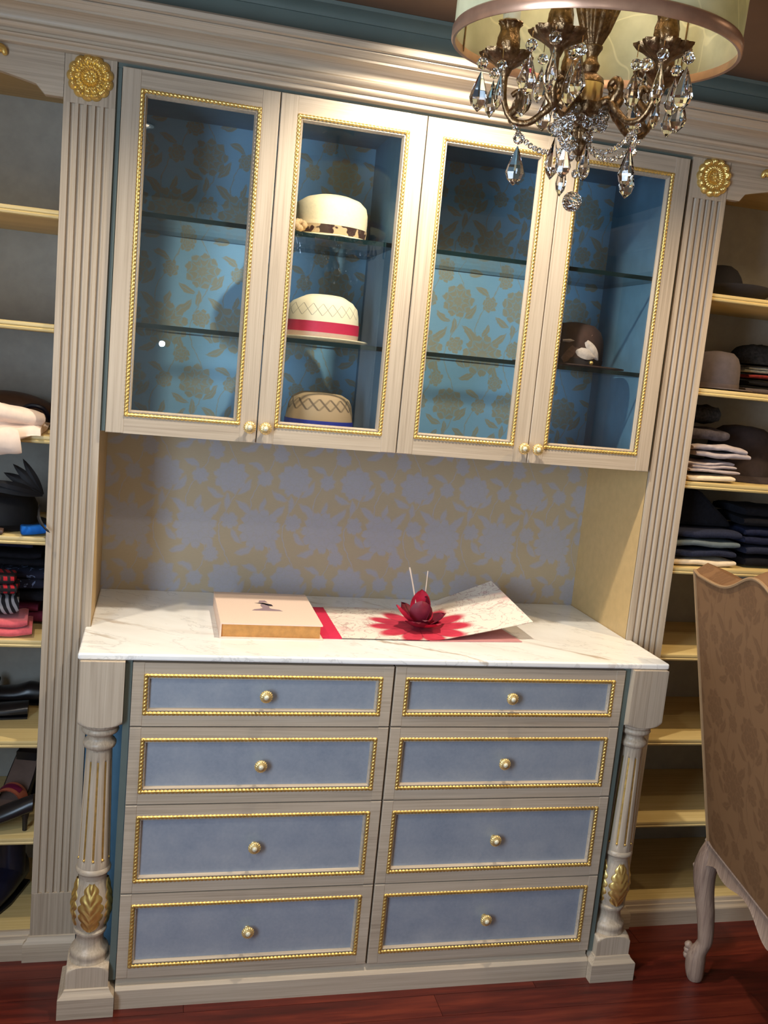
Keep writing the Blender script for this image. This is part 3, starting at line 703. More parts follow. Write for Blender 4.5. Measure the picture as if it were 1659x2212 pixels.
# ------------------------------------------------------------------ turned corner posts
def leaf_patch(mb, rad, zc, hh, a0, half, lift=0.004):
    """acanthus leaf laid on a turned bulb: rad(z) radius, centre angle a0"""
    nu, nv = 25, 41; P = []
    for j in range(nv):
        v = j/(nv-1); row = []
        outline = (math.sin(PI*min(1, v*0.80+0.16)))**0.60*(0.72+0.28*abs(math.sin(v*PI*5.0+0.4)))
        for i in range(nu):
            u = -1+2*i/(nu-1); z = zc-hh+2*hh*(v+0.05*abs(u)*(1-v))
            lobes = abs(math.sin((v-0.32*abs(u))*PI*5.0+0.4)); mid = math.exp(-(u/0.16)**2)
            hgt = lift*((1-abs(u)**2.2)*(0.35+0.65*lobes)+0.4*mid)+0.0006
            a = a0+u*outline*half; r = rad(z)+(hgt if 0 < i < nu-1 else -0.001)
            row.append((r*math.cos(a), r*math.sin(a), z))
        P.append(row)
    mb.grid(P)
def post(sgn, label):
    cx, cy = sgn*0.703, -0.170
    t = thing('turned_post', (cx, cy, 0), label, 'post', 'turned corner posts')
    hb = 0.050
    def sq(h): return lambda a, r, z: min(h/max(abs(math.cos(a)), abs(math.sin(a))), r)
    n = 64
    # square head running into the turning
    prof = [(0.047, 0.738)]+[(0.048+0.0245*math.sin(k/12*PI/2), 0.738+0.026*(1-math.cos(k/12*PI/2))) for k in range(1, 13)]+[(0.080, 0.7645), (0.080, 0.8985)]
    MB().lathe(prof, (cx, cy, 0), 96, sq(hb)).build('head_block', 'paint_z', t, True, 38)
    prof = [(0.030, 0.668), (0.0305, 0.672), (0.036, 0.676), (0.0385, 0.682), (0.0385, 0.687), (0.035, 0.692), (0.030, 0.696), (0.029, 0.703), (0.033, 0.709), (0.041, 0.713), (0.0435, 0.718), (0.042, 0.724), (0.040, 0.726), (0.044, 0.729), (0.047, 0.734), (0.047, 0.739)]
    MB().lathe(prof, (cx, cy, 0), 48).build('upper_rings', 'paint_z', t, True, 45)
    z0, z1 = 0.370, 0.668
    r_ = lambda z: lerp(0.0385, 0.0300, (z-z0)/(z1-z0))
    def flut(a, r, z):
        k = (a/(2*PI)*10) % 1.0; q = abs(k-0.5)
        inside = 1.0 if z0+0.018 < z < z1-0.022 else 0.0
        return r-(0.0028*math.sqrt(max(0, 1-(q/0.17)**2)) if q < 0.17 else 0)*inside
    zs = [z0, z0+0.017, z0+0.019]+[lerp(z0+0.019, z1-0.023, k/6) for k in range(1, 7)]+[z1-0.021, z1]
    sh = MB().lathe([(r_(z), z) for z in zs], (cx, cy, 0), 120, flut).build('shaft', 'paint_z', t, True, 50)
    for k in range(10):
        a = 2*PI*(k+0.5)/10; g = MB(); row = []
        for z in [lerp(z0+0.022, z1-0.025, q/4) for q in range(5)]:
            r = r_(z)-0.0016; da = 0.0030/r
            row.append([(cx+r*math.cos(a+s*da), cy+r*math.sin(a+s*da), z) for s in (-1, -0.3, 0.3, 1)])
        g.grid(row); rr = r_(z0+0.02)
        g.ball((cx+(rr-0.001)*math.cos(a), cy+(rr-0.001)*math.sin(a), z0+0.024), 0.0032, 8, 6)
        g.build('gilded_flute', 'gilt', sh, True)
    prof = [(0.0335, 0.340), (0.034, 0.350), (0.037, 0.356), (0.0415, 0.359), (0.0420, 0.364), (0.0400, 0.369), (0.0385, 0.371)]
    MB().lathe(prof, (cx, cy, 0), 48).build('collar', 'paint_x', t, True, 45)
    bulb = [(0.206, 0.0330), (0.215, 0.0355), (0.232, 0.0405), (0.250, 0.0440), (0.268, 0.0450), (0.290, 0.0430), (0.312, 0.0385), (0.330, 0.0345), (0.341, 0.0330)]
    b = MB().lathe([(r, z) for z, r in bulb], (cx, cy, 0), 48).build('bulb', 'paint_z', t, True, 60)
    for k in range(4):
        m = MB(); leaf_patch(m, lambda z: interp(bulb, min(max(z, 0.206), 0.341)), 0.273, 0.063, -PI/2+k*PI/2, 0.80)
        m.v = [(x+cx, y+cy, z) for x, y, z in m.v]
        m.build('acanthus_leaf', 'gold', b, True, 60)['label'] = 'gilded carved acanthus leaf'
    prof = [(0.047, 0.126), (0.046, 0.131), (0.0445, 0.134), (0.0460, 0.140), (0.0465, 0.147), (0.0440, 0.154), (0.038, 0.159), (0.036, 0.164), (0.033, 0.172), (0.032, 0.184), (0.034, 0.190), (0.0375, 0.196), (0.0390, 0.200), (0.0385, 0.204), (0.034, 0.207)]
    MB().lathe(prof, (cx, cy, 0), 48).build('lower_rings', 'paint_z', t, True, 45)
    prof = [(0.080, 0.052), (0.080, 0.1015)]+[(0.048+0.0245*math.cos(k/12*PI/2), 0.102+0.024*math.sin(k/12*PI/2)) for k in range(13)]+[(0.040, 0.1265)]
    MB().lathe(prof, (cx, cy, 0), 96, sq(hb)).build('pedestal_block', 'paint_z', t, True, 38)
    m = MB(); e = [(0.066, 0.0), (0.066, 0.052), (0.064, 0.055), (0.058, 0.060), (0.054, 0.066), (0.0535, 0.069), (0.051, 0.071), (0.050, 0.071)]
    m.grid([[(cx+s*h, cy+q*h, z) for s, q in ((-1, -1), (1, -1), (1, 1), (-1, 1))] for h, z in e], closed_v=True)
    m.build('plinth', 'paint_x', t, True, 30)
post(-1, 'turned and fluted corner post with gilded leaf, left end of the drawers')
post(1, 'turned and fluted corner post with gilded leaf, right end of the drawers')

# ------------------------------------------------------------------ open shelf bays
def bay(sgn, label):
    a, b = (LWALL+0.001, -PX1-0.0008) if sgn < 0 else (PX1+0.0008, RWALL-0.001); mid = (a+b)/2
    t = thing('open_shelf_bay', (mid, 0.2, 0), label, 'shelving', 'open shelf bays')
    MB().box(a, b, BACK-0.006, BACK+0.004, 0.075, 2.266).build('back_panel', 'bay_back', t)
    for z in SHELVES[:-1]:
        yf = 0.024; th = 0.020
        pr = [(yf+0.004, z-th), (yf+0.001, z-th+0.002), (yf, z-th+0.006), (yf+0.003, z-th+0.009), (yf+0.001, z-0.009), (yf, z-0.005), (yf+0.001, z-0.001), (yf+0.004, z), (BACK-0.008, z), (BACK-0.008, z-th)]
        MB().extrude(pr, 'x', a+0.001, b-0.001).build('shelf', 'shelf_wood', t, True, 30)
    MB().box(a, b, 0.03, BACK-0.008, 0.060, 0.0755).build('bottom_shelf', 'shelf_wood', t)
    MB().box(a, b, 0.035, BACK-0.008, 2.240, 2.264).build('top_panel', 'bay_wood', t)
    # arched valance
    hw = (b-a)/2; pts = []
    n = 40
    for k in range(n+1):
        x = -hw+2*hw*k/n; q = (abs(x)-(hw-0.040))
        if q > 0: pts.append((mid+x, 2.170)); continue
        c = 1-abs(x)/(hw-0.040)
        pts.append((mid+x, 2.186+0.040*math.sin(min(1, c*1.25)*PI/2)))
    xs = [(mid-hw, 2.170), (mid-hw+0.04, 2.170)]+[p for p in pts if abs(p[0]-mid) <= hw-0.040]+[(mid+hw-0.04, 2.170), (mid+hw, 2.170)]
    poly = xs+[(b, 2.266), (a, 2.266)]
    m = MB()
    nx = len(xs)
    for k in range(nx-1):
        (x0, za), (x1, zb_) = xs[k], xs[k+1]
        if x1-x0 < 1e-6: 
            continue
        m.add([(x0, PF, za), (x1, PF, zb_), (x1, PF, 2.266), (x0, PF, 2.266), (x0, PF+0.02, za), (x1, PF+0.02, zb_), (x1, PF+0.02, 2.266), (x0, PF+0.02, 2.266)], [(0, 1, 2, 3), (7, 6, 5, 4), (0, 4, 5, 1)])
    m.build('valance', 'paint_x', t)
    # gilded scroll spray in the middle of the valance
    for s in (-1, 1):
        g = MB(); pts_ = [(mid+s*0.02, PF-0.006, 2.238), (mid+s*0.09, PF-0.012, 2.252), (mid+s*0.16, PF-0.010, 2.236), (mid+s*0.22, PF-0.010, 2.240), (mid+s*0.262, PF-0.008, 2.252), (mid+s*0.272, PF-0.006, 2.238)]
        g.tube(path(pts_, 6), [0.009, 0.012, 0.013, 0.013, 0.012, 0.011, 0.010]+[0.010]*12+[0.011]*6+[0.009, 0.008, 0.007, 0.006, 0.005, 0.003], 8)
        g.build('gilded_scroll', 'gold', t, True, 60)
    g = MB().ball((mid, PF-0.004, 2.240), 0.024, 16, 10, (1, 0.5, 0.9)); g.build('gilded_boss', 'gold', t, True)
    return t
bay(-1, 'tall open shelving with sweaters, hats and shoes left of the cabinet')
bay(1, 'tall open shelving with hats and folded jeans right of the cabinet')

# ------------------------------------------------------------------ hats
def hat(name, loc, label, crown, brim, mat, rot=0.0, oval=1.14, band=None, crease=0.0, extra=None, curl=0.0, tip=0.0, group=None, mats=None):
    """crown: [(r, z)...] from the brim up; brim: (outer r, edge lift, sag); band: list of (z0, z1, material)"""
    t = thing(name, loc, label, 'hat', group); t.rotation_euler = (0, tip, rot)
    base = world_of(t)
    n = 56
    def sub(mb, nm, mat_, sm=True):
        o = bpy.data.objects.new(nm, mb.mesh(nm, mat_, sm, 50)); COL.objects.link(o); o.parent = t; return o
    m = MB(); P = []
    for i, (r, z) in enumerate(crown):
        row = []
        top = max(0.0, (z-crown[0][1])/(crown[-1][1]-crown[0][1]))
        for j in range(n):
            a = 2*PI*j/n; rr = r
            x, y = rr*oval*math.cos(a), rr*math.sin(a)
            zz = z-crease*top**3*math.exp(-(y/0.03)**2)*(1 if r < crown[0][0]*0.93 else 0.3)
            pinch = 1.0
            row.append((x*pinch, y, zz))
        P.append(row)
    m.grid(P, closed_v=True)
    k = len(m.v); c = crown[-1]; m.add([(0, 0, c[1]-crease)], []); 
    for j in range(n): m.f.append((k-n+j, k-n+(j+1) % n, k)); m.m.append(0)
    sub(m, 'crown', mats or mat)
    if brim:
        ro, lift, sag = brim; r0 = crown[0][0]; P = []
        for s in (0, 1):
            rows = []
            for i in range(8):
                q = i/7; row = []
                for j in range(n):
                    a = 2*PI*j/n; r = lerp(r0*0.97, ro, q)
                    z = crown[0][1]+lift*q**2.2*(0.6+0.4*abs(math.sin(a)))-sag*q*abs(math.cos(a))+curl*max(0, q-0.55)**1.5*(1 if s == 0 else 1)
                    row.append((r*(oval if q < 1 else oval)*math.cos(a), r*math.sin(a), z-(0.0028 if s else 0)))
                rows.append(row)
            P += rows if s == 0 else rows[::-1]
        sub(MB().grid(P, closed_u=True, closed_v=True), 'brim', mat)
    for (za, zb, bm_) in band or []:
        P = []
        for z, o in ((za, 0.0012), (zb, 0.0012)):
            r = interp([(zz, rr) for rr, zz in crown], z)+o
            P.append([(r*oval*math.cos(2*PI*j/n)+0.0005*math.cos(2*PI*j/n), r*math.sin(2*PI*j/n), z) for j in range(n)])
        sub(MB().grid(P, closed_v=True), 'hat_band', bm_)
    if extra: extra(sub)
    lo = min(v_.co.z for c_ in t.children for v_ in c_.data.vertices)
    t.location.z += 0.0008-lo
    return t
Z1, Z2, Z3 = 1.945, 1.680, ZB+0.024
def cream_extra(sub):
    m = MB()
    for k in range(9):
        a = k*0.7; m.ball((-0.094+0.012*math.cos(a), -0.062+0.010*math.sin(a*1.3), 0.028+0.008*math.sin(a)), 0.009, 8, 6)
    sub(m, 'flower_trim', 'straw_tan')
hat('cream_hat', (-0.191, 0.200, Z1), 'cream straw hat with dark patterned band on the upper glass shelf',
    [(0.083, 0.012), (0.085, 0.03), (0.086, 0.055), (0.085, 0.078), (0.081, 0.096), (0.070, 0.110), (0.052, 0.118), (0.028, 0.122), (0.006, 0.123)], (0.1245, -0.004, 0.006), 'straw_cream', 0.05, 1.16,
    [(0.014, 0.036, 'leopard')], 0.012, cream_extra)
hat('trilby_hat', (-0.195, 0.185, Z2), 'cream straw trilby with red and beige ribbon on the lower glass shelf',
    [(0.085, 0.010), (0.087, 0.030), (0.087, 0.055), (0.085, 0.080), (0.081, 0.102), (0.073, 0.118), (0.058, 0.130), (0.032, 0.135), (0.006, 0.135)], (0.112, 0.008, 0.0), 'straw_cream', 0.0, 1.16,
    [(0.012, 0.030, 'ribbon_beige'), (0.030, 0.058, 'ribbon_red')], 0.022, mats='straw_lattice')
hat('tan_hat', (-0.180, 0.190, Z3), 'tan woven straw hat with openwork diamonds and blue ribbon on cabinet floor',
    [(0.086, 0.008), (0.086, 0.030), (0.083, 0.060), (0.079, 0.088), (0.073, 0.106), (0.060, 0.116), (0.036, 0.120), (0.006, 0.120)], (0.118, 0.002, 0.0), 'straw_tan', 0.0, 1.10,
    [(0.010, 0.042, 'ribbon_blue')], 0.016, mats='tan_lattice')
def feather_extra(sub):
    def plume(p0, p1, wd, lift, mat_, nm):
        m = MB(); P = []; d = Vector(p1)-Vector(p0); side = d.cross(Vector((0, -1, 0))).normalized()
        for i in range(9):
            q = i/8; c = Vector(p0)+d*q+Vector((0, -lift*math.sin(PI*q), 0)); hw = wd*math.sin(PI*(0.12+0.86*q))**0.7
            P.append([tuple(c+side*hw*s+Vector((0, 0.004*abs(s), 0))) for s in (-1, -0.5, 0, 0.5, 1)])
        k = len(m.v); m.grid(P); m.grid([[(x, y+0.0015, z) for x, y, z in r] for r in P]); sub(m, nm, mat_)
    plume((-0.055, -0.086, 0.020), (0.030, -0.080, 0.098), 0.016, 0.006, 'feather_brown', 'feather')
    plume((-0.02, -0.090, 0.050), (0.040, -0.092, 0.036), 0.015, 0.006, 'feather_pale', 'feather')
    plume((0.008, -0.092, 0.078), (0.052, -0.088, 0.030), 0.013, 0.005, 'feather_pale', 'feather')
    plume((-0.06, -0.084, 0.075), (0.070, -0.060, 0.082), 0.006, 0.010, 'feather_pale', 'feather')
    sub(MB().ball((0.028, -0.094, 0.020), 0.006, 10, 8), 'gold_bead', 'gold')
hat('feathered_felt_hat', (0.535, 0.185, Z2), 'dark brown felt hat trimmed with feathers on the right-hand glass shelf',
    [(0.088, 0.008), (0.090, 0.030), (0.090, 0.062), (0.087, 0.088), (0.078, 0.110), (0.062, 0.126), (0.036, 0.134), (0.006, 0.136)], (0.150, 0.004, 0.0), 'felt_brown', 0.0, 1.08,
    [(0.010, 0.030, 'felt_black')], 0.010, feather_extra)
S = SHELVES
hat('black_brimmed_hat', (1.022, 0.235, S[0]), 'black felt hat with upturned brim on the highest right-hand shelf',
    [(0.078, 0.012), (0.074, 0.035), (0.066, 0.060), (0.056, 0.085), (0.044, 0.104), (0.026, 0.116), (0.006, 0.119)], (0.148, 0.042, 0.0), 'felt_black', 0.2, 1.05, None, 0.0)
hat('grey_felt_hat', (0.992, 0.165, S[1]), 'grey felt hat with leather band beside knitted caps',
    [(0.078, 0.010), (0.079, 0.030), (0.078, 0.060), (0.075, 0.085), (0.068, 0.104), (0.055, 0.118), (0.030, 0.124), (0.006, 0.126)], (0.118, 0.004, 0.0), 'felt_grey', 0.0, 1.05,
    [(0.010, 0.026, 'leather_band')], 0.008)
hat('brown_bowler_hat', (1.178, 0.240, S[2]), 'dark brown felt hat with round crown beside the folded grey clothes',
    [(0.097, 0.020), (0.099, 0.050), (0.098, 0.090), (0.094, 0.122), (0.082, 0.150), (0.060, 0.166), (0.030, 0.173), (0.006, 0.174)], (0.138, -0.014, 0.0), 'felt_dark', 0.0, 1.05, None, 0.006)

# ------------------------------------------------------------------ folded clothes
def fold_mesh(wd, dp, h, layers, seed, droop=0.0, rough=0.006):
    """a folded garment: stacked rounded layers, open edges at the sides, the fold to the front"""
    m = MB(); hl = h/layers
    for k in range(layers):
        P = []; nu, nv = 20, 16
        jw, jd, jx = 1-0.06*((k*seed*7) % 3), 1-0.05*((k*seed*5) % 3), 0.008*math.sin(k*2.1+seed)
        for i in range(nu+1):
            x = -wd/2*jw+wd*jw*i/nu+jx; row = []
            edge = min(1.0, (0.5-abs(i/nu-0.5))*12)**0.5
            for j in range(nv):
                a = 2*PI*j/nv; c, s = math.cos(a), math.sin(a)
                y = dp/2*jd*(abs(c)**0.35)*(1 if c > 0 else -1); z = hl/2*1.04*(abs(s)**0.55)*(1 if s > 0 else -1)*(0.72+0.28*edge)
                q = noise.noise(Vector((x*11+seed, y*11, k*3.1)))*rough*1.4+noise.noise(Vector((x*34, y*30+seed, k*5)))*rough*0.5
                row.append((x, y, hl*(k+0.5)+z+q*(0.3+0.7*(k+0.5)/layers)))
            P.append(row)
        m.grid(P, closed_v=True)
        for r, f in ((0, 1), (nu, -1)):
            b = len(m.v)-(nu+1)*nv+r*nv; m.f.append(tuple(b+i for i in range(nv))[::f]); m.m.append(0)
    zmin, zmax = min(p[2] for p in m.v), max(p[2] for p in m.v); k = (h-0.0004)/(zmax-zmin)
    m.v = [(x, y, (z-zmin)*k) for x, y, z in m.v]
    return m
def folded(name, loc, wd, dp, h, layers, seed, mat, label, rot=0.0, group=None, rough=0.006):
    o = bpy.data.objects.new(name, fold_mesh(wd, dp, h, layers, seed, rough=rough).mesh(name, mat, True, 60)); COL.objects.link(o)
    o.location = (loc[0], loc[1], loc[2]+0.0008); o.rotation_euler = (0, 0, rot); return tag(o, label, 'clothing', group)
# left bay, shelf at 1.387: pale sweater hanging over the edge, brown bag behind
def draped_sweater():
    z = S[2]; m = MB(); P = []; n = 40
    prof = [(0.200, 0.002), (0.212, 0.030), (0.175, 0.056), (0.130, 0.066), (0.085, 0.064), (0.045, 0.055), (0.015, 0.042), (-0.002, 0.026), (-0.012, 0.006), (-0.017, -0.014), (-0.018, -0.032), (-0.012, -0.046), (-0.002, -0.050), (0.008, -0.044), (0.013, -0.030), (0.015, -0.012), (0.018, 0.0012), (0.040, 0.0012), (0.100, 0.0012), (0.150, 0.0012)]
    for i in range(n+1):
        u = i/n; x = lerp(-1.34, -0.886, u)
        drop = 1.0 if x < -0.945 else max(0.0, 1-(x+0.945)/0.040); drop *= 0.42+0.10*math.sin(x*23)
        hgt = (1.0 if x < -0.99 else lerp(1.0, 0.42, (x+0.99)/0.104))*(0.95+0.10*math.sin(x*17+1)); row = []
        for k, (y, h_) in enumerate(prof):
            top = 2 <= k <= 10
            q = noise.noise(Vector((x*13, y*22+h_*10, 2.0)))
            crease = 0.010*math.sin((x*46)+(y*70)+h_*40)*(1 if top else 0)*max(0, noise.noise(Vector((x*6, y*8, 9)))+0.35)
            zz_ = h_*hgt if h_ > 0 else h_*drop
            if h_ > 0.01: zz_ += q*0.018+crease*1.3
            yy = y if y > 0.02 else lerp(0.020, y, 0.35+0.65*drop)
            if k in (8, 9, 10, 11): yy += q*0.006+crease*0.6
            row.append((x+(0.006*q if k < 16 else 0), yy, z+max(zz_, 0.0012) if yy > 0.021 else z+zz_))
        P.append(row)
    m.grid(P, closed_v=True); nv = len(prof)
    for r in (0, n): m.f.append(tuple(r*nv+q for q in range(nv))); m.m.append(0)
    def sleeve(pts, rad, flat):   # hollow rolled sleeve ending in an open cuff
        pp = path(pts, 6); N_ = len(pp); rr = [interp(rad, k/(N_-1)) for k in range(N_)]; out = []
        for k, p in enumerate(pp):
            tdir = (pp[min(k+1, N_-1)]-pp[max(k-1, 0)]).normalized(); side = tdir.cross(Vector((0, 0, 1))).normalized(); upv = side.cross(tdir)
            out.append([tuple(p+side*rr[k]*flat*math.cos(a)+upv*rr[k]*math.sin(a)*(1+0.10*math.sin(3*a+k*0.5))) for a in [2*PI*j/18 for j in range(18)]])
        inner = [[tuple(pp[-1-q]+(Vector(v_)-pp[-1-q])*0.78) for v_ in out[-1-q]] for q in range(5)]
        m.grid(out+inner, closed_v=True)
    sleeve([(-1.22, 0.004, z+0.000), (-1.10, -0.016, z-0.008), (-1.00, -0.020, z-0.014), (-0.955, -0.018, z-0.016), (-0.928, -0.012, z-0.012)], [(0, 0.030), (0.5, 0.033), (0.85, 0.032), (1, 0.028)], 0.62)
    sleeve([(-1.16, 0.060, z+0.072), (-1.05, 0.030, z+0.066), (-0.98, 0.020, z+0.050), (-0.925, 0.040, z+0.040), (-0.893, 0.065, z+0.034)], [(0, 0.026), (0.5, 0.024), (1, 0.018)], 1.25)
    return solo('draped_sweater', m, 'cloth_pink', (-1.0, 0.1, z), 'pale pink sweater hanging over the shelf edge left of the pilaster', 'sweater', smooth=True, angle=80)
draped_sweater()
def bag():
    t = thing('leather_bag', (-1.0, 0.30, S[2]+0.0008), 'dark brown leather bag behind the pale pink sweater', 'bag')
    m = MB(); P = []
    for i in range(21):
        u = i/20; x = lerp(-1.12, -0.880, u); h = 0.085*(math.sin(PI*(0.12+0.80*u)))**0.4; row = []
        for j in range(16):
            a = 2*PI*j/16; row.append((x, 0.31+0.065*math.cos(a)*(0.7+0.3*math.sin(PI*u)), S[2]+0.001+h*0.5+h*0.5*math.sin(a)*1.0))
        P.append(row)
    m.grid(P, closed_v=True); m.f.append(tuple(range(16))); m.m.append(0); b = 20*16; m.f.append(tuple(b+i for i in range(16))); m.m.append(0)
    m.build('body', 'leather_brown', t, True, 60)
    MB().tube(path([(-0.97, 0.243, S[2]+0.03), (-0.94, 0.232, S[2]+0.055), (-0.905, 0.232, S[2]+0.05), (-0.888, 0.243, S[2]+0.02)], 6), 0.006, 8).build('strap', 'leather_navy', t, True)
bag()
# shelf at 1.134: black feathered hat, blue cloth
def feathered_fascinator():
    z = S[3]
    t = thing('black_feathered_hat', (-1.0, 0.17, z), 'black hat covered in large leaf-shaped feathers, on the left shelves', 'hat')
    m = MB(); prof = [(0.122, 0.001), (0.128, 0.008), (0.100, 0.014), (0.098, 0.04), (0.095, 0.07), (0.085, 0.095), (0.060, 0.110), (0.02, 0.116), (0.001, 0.116)]
    m.lathe([(r_, h_*0.78+0.0008) for r_, h_ in prof], (-1.000, 0.19, z), 32); m.build('crown', 'feather_black', t, True)
    def leaf(base, tip, wd, nrm):
        b, p = Vector(base), Vector(tip); d = p-b; n_ = Vector(nrm); side = d.cross(n_).normalized(); n_ = side.cross(d).normalized(); k = MB(); P = []
        for i in range(11):
            q = i/10; c = b+d*q+n_*0.16*d.length*math.sin(PI*q); hw = wd*(math.sin(PI*min(1, 0.08+0.92*q)))**0.8
            P.append([tuple(c+side*hw*s-n_*0.004*abs(s)) for s in (-1, -0.5, 0, 0.5, 1)])
        k.grid(P); k.grid([[(a, b_+0.0012, c_) for a, b_, c_ in r] for r in P]); k.build('feather', 'feather_black', t, True)
    bx, by, bz = -0.884, 0.105, z+0.095
    for tip, wd in (((-0.934, 0.10, z+0.184), 0.010), ((-0.956, 0.095, z+0.170), 0.012), ((-0.976, 0.09, z+0.148), 0.014), ((-0.935, 0.085, z+0.122), 0.008), ((-0.992, 0.075, z+0.104), 0.012), ((-1.03, 0.07, z+0.110), 0.013), ((-1.02, 0.06, z+0.130), 0.010)):
        leaf((bx, by, bz), tip, wd, (0, -1, 0.4))
    # one quill reaching out past the pilaster
    MB().tube(path([(-0.885, 0.06, z+0.075), (-0.880, 0.004, z+0.055), (-0.868, -0.006, z+0.035), (-0.852, -0.008, z+0.020)], 6), [0.003]*6+[0.0045]*6+[0.003]*5+[0.001]*2, 6).build('quill', 'feather_black', t, True)
feathered_fascinator()
folded('blue_cloth', (-0.898, 0.055, S[3]), 0.06, 0.05, 0.028, 1, 3, 'cloth_blue', 'small bright blue cloth lying beside the black feathered hat', 0.2, rough=0.010)
folded('brown_cloth', (-1.03, 0.040, S[3]), 0.14, 0.03, 0.018, 1, 4, 'leather_brown', 'brown cloth lying in front of the black feathered hat', 0.05)
# shelf at 0.870: pile of clothes
z = S[4]
g = 'clothes piled on the left shelf'
folded('coral_sweater', (-0.990, 0.095, z), 0.175, 0.13, 0.050, 2, 1, 'cloth_coral', 'coral pink knit at the bottom front of the left pile', 0.10, g, 0.012)
folded('wine_top', (-0.960, 0.235, z), 0.17, 0.15, 0.062, 2, 2, 'cloth_wine', 'wine red folded top just behind the coral knit', 0.0, g)
folded('dark_trousers', (-0.960, 0.235, z+0.064), 0.16, 0.20, 0.030, 1, 8, 'cloth_black', 'black folded trousers between the wine top and zebra top', 0.0, g)
folded('navy_print_top', (-0.940, 0.235, z+0.097), 0.145, 0.20, 0.062, 2, 5, 'navy_print', 'navy printed top under the black garments, next to the pilaster', 0.0, g)
folded('zebra_top', (-0.995, 0.090, z+0.053), 0.135, 0.08, 0.054, 1, 6, 'zebra', 'black and white zebra striped top in the left pile', 0.12, g, 0.010)
folded('plaid_shirt', (-1.000, 0.082, z+0.110), 0.125, 0.09, 0.050, 2, 7, 'plaid', 'red and black plaid shirt in the left pile', 0.05, g)
folded('black_knit', (-0.958, 0.215, z+0.165), 0.165, 0.20, 0.040, 2, 9, 'cloth_black', 'black knit folded on the navy print, second from the top of the pile', 0.0, g)
folded('navy_knit', (-0.965, 0.215, z+0.206), 0.125, 0.16, 0.024, 1, 10, 'cloth_navy', 'dark navy knit on the very top of the left pile', 0.0, g)
# ------------------------------------------------------------------ shoes
def shoe_mesh(length, wd, h_heel, h_toe, top, mi=0):
    """closed upper lofted along x from heel (0) to toe (length)"""
    m = MB(); P = []; n = 18
    for i in range(n+1):
        u = i/n; x = length*u; w_ = wd*(0.62+0.38*math.sin(PI*min(1, u*0.9+0.18)))*(1 if u < 0.93 else 0.55+0.45*math.sqrt(max(0, 1-((u-0.93)/0.07)**2))) ; zt = interp(top, u); zb = lerp(h_heel, h_toe, min(1, u*1.6)); row = []
        for j in range(14):
            a = 2*PI*j/14; row.append((x, w_/2*math.cos(a)*(1 if math.sin(a) < 0 else 0.9), zb+(zt-zb)*(0.5+0.5*math.sin(a))))
        P.append(row)
    m.grid(P, closed_v=True)
    for r in (0, n): b = r*14; m.f.append(tuple(b+i for i in range(14))); m.m.append(0)
    return m
def shoe(name, loc, rot, label, parts, group=None):
    t = thing(name, (loc[0], loc[1], loc[2]+0.0008), label, 'shoe', group); t.rotation_euler = (0, 0, rot)
    for nm, mb, mt in parts:
        o = bpy.data.objects.new(nm, mb.mesh(nm, mt, True, 60)); COL.objects.link(o); o.parent = t
    return t
flat_top = [(0, 0.055), (0.15, 0.06), (0.35, 0.045), (0.6, 0.040), (0.85, 0.034), (1, 0.016)]
def bow():
    m = MB()
    for s in (-1, 1): m.ball((0.13, s*0.018, 0.052), 0.018, 10, 8, (0.7, 1.2, 0.7))
    return m
shoe('ballet_flat', (-0.888, 0.300, S[5]), PI-0.12, 'black flat shoe with bow at the back of the left shelf', [('upper', shoe_mesh(0.20, 0.075, 0.004, 0.003, flat_top), 'leather_black'), ('bow', bow(), 'cloth_black'), ('sole', MB().extrude([(0.0, -0.03), (0.1, -0.036), (0.19, -0.026), (0.203, 0), (0.19, 0.026), (0.1, 0.036), (0, 0.03)], 'z', 0, 0.005), 'leather_black')], 'shoes on the left shelves')
shoe('ballet_flat', (-0.910, 0.200, S[5]), PI+0.05, 'black flat shoe in front of the bowed flat on the left shelf', [('upper', shoe_mesh(0.21, 0.075, 0.004, 0.003, [(0, 0.04), (0.3, 0.034), (0.7, 0.03), (1, 0.014)]), 'leather_black'), ('sole', MB().extrude([(0.0, -0.03), (0.1, -0.036), (0.19, -0.026), (0.213, 0), (0.19, 0.026), (0.1, 0.036), (0, 0.03)], 'z', 0, 0.005), 'leather_black')], 'shoes on the left shelves')
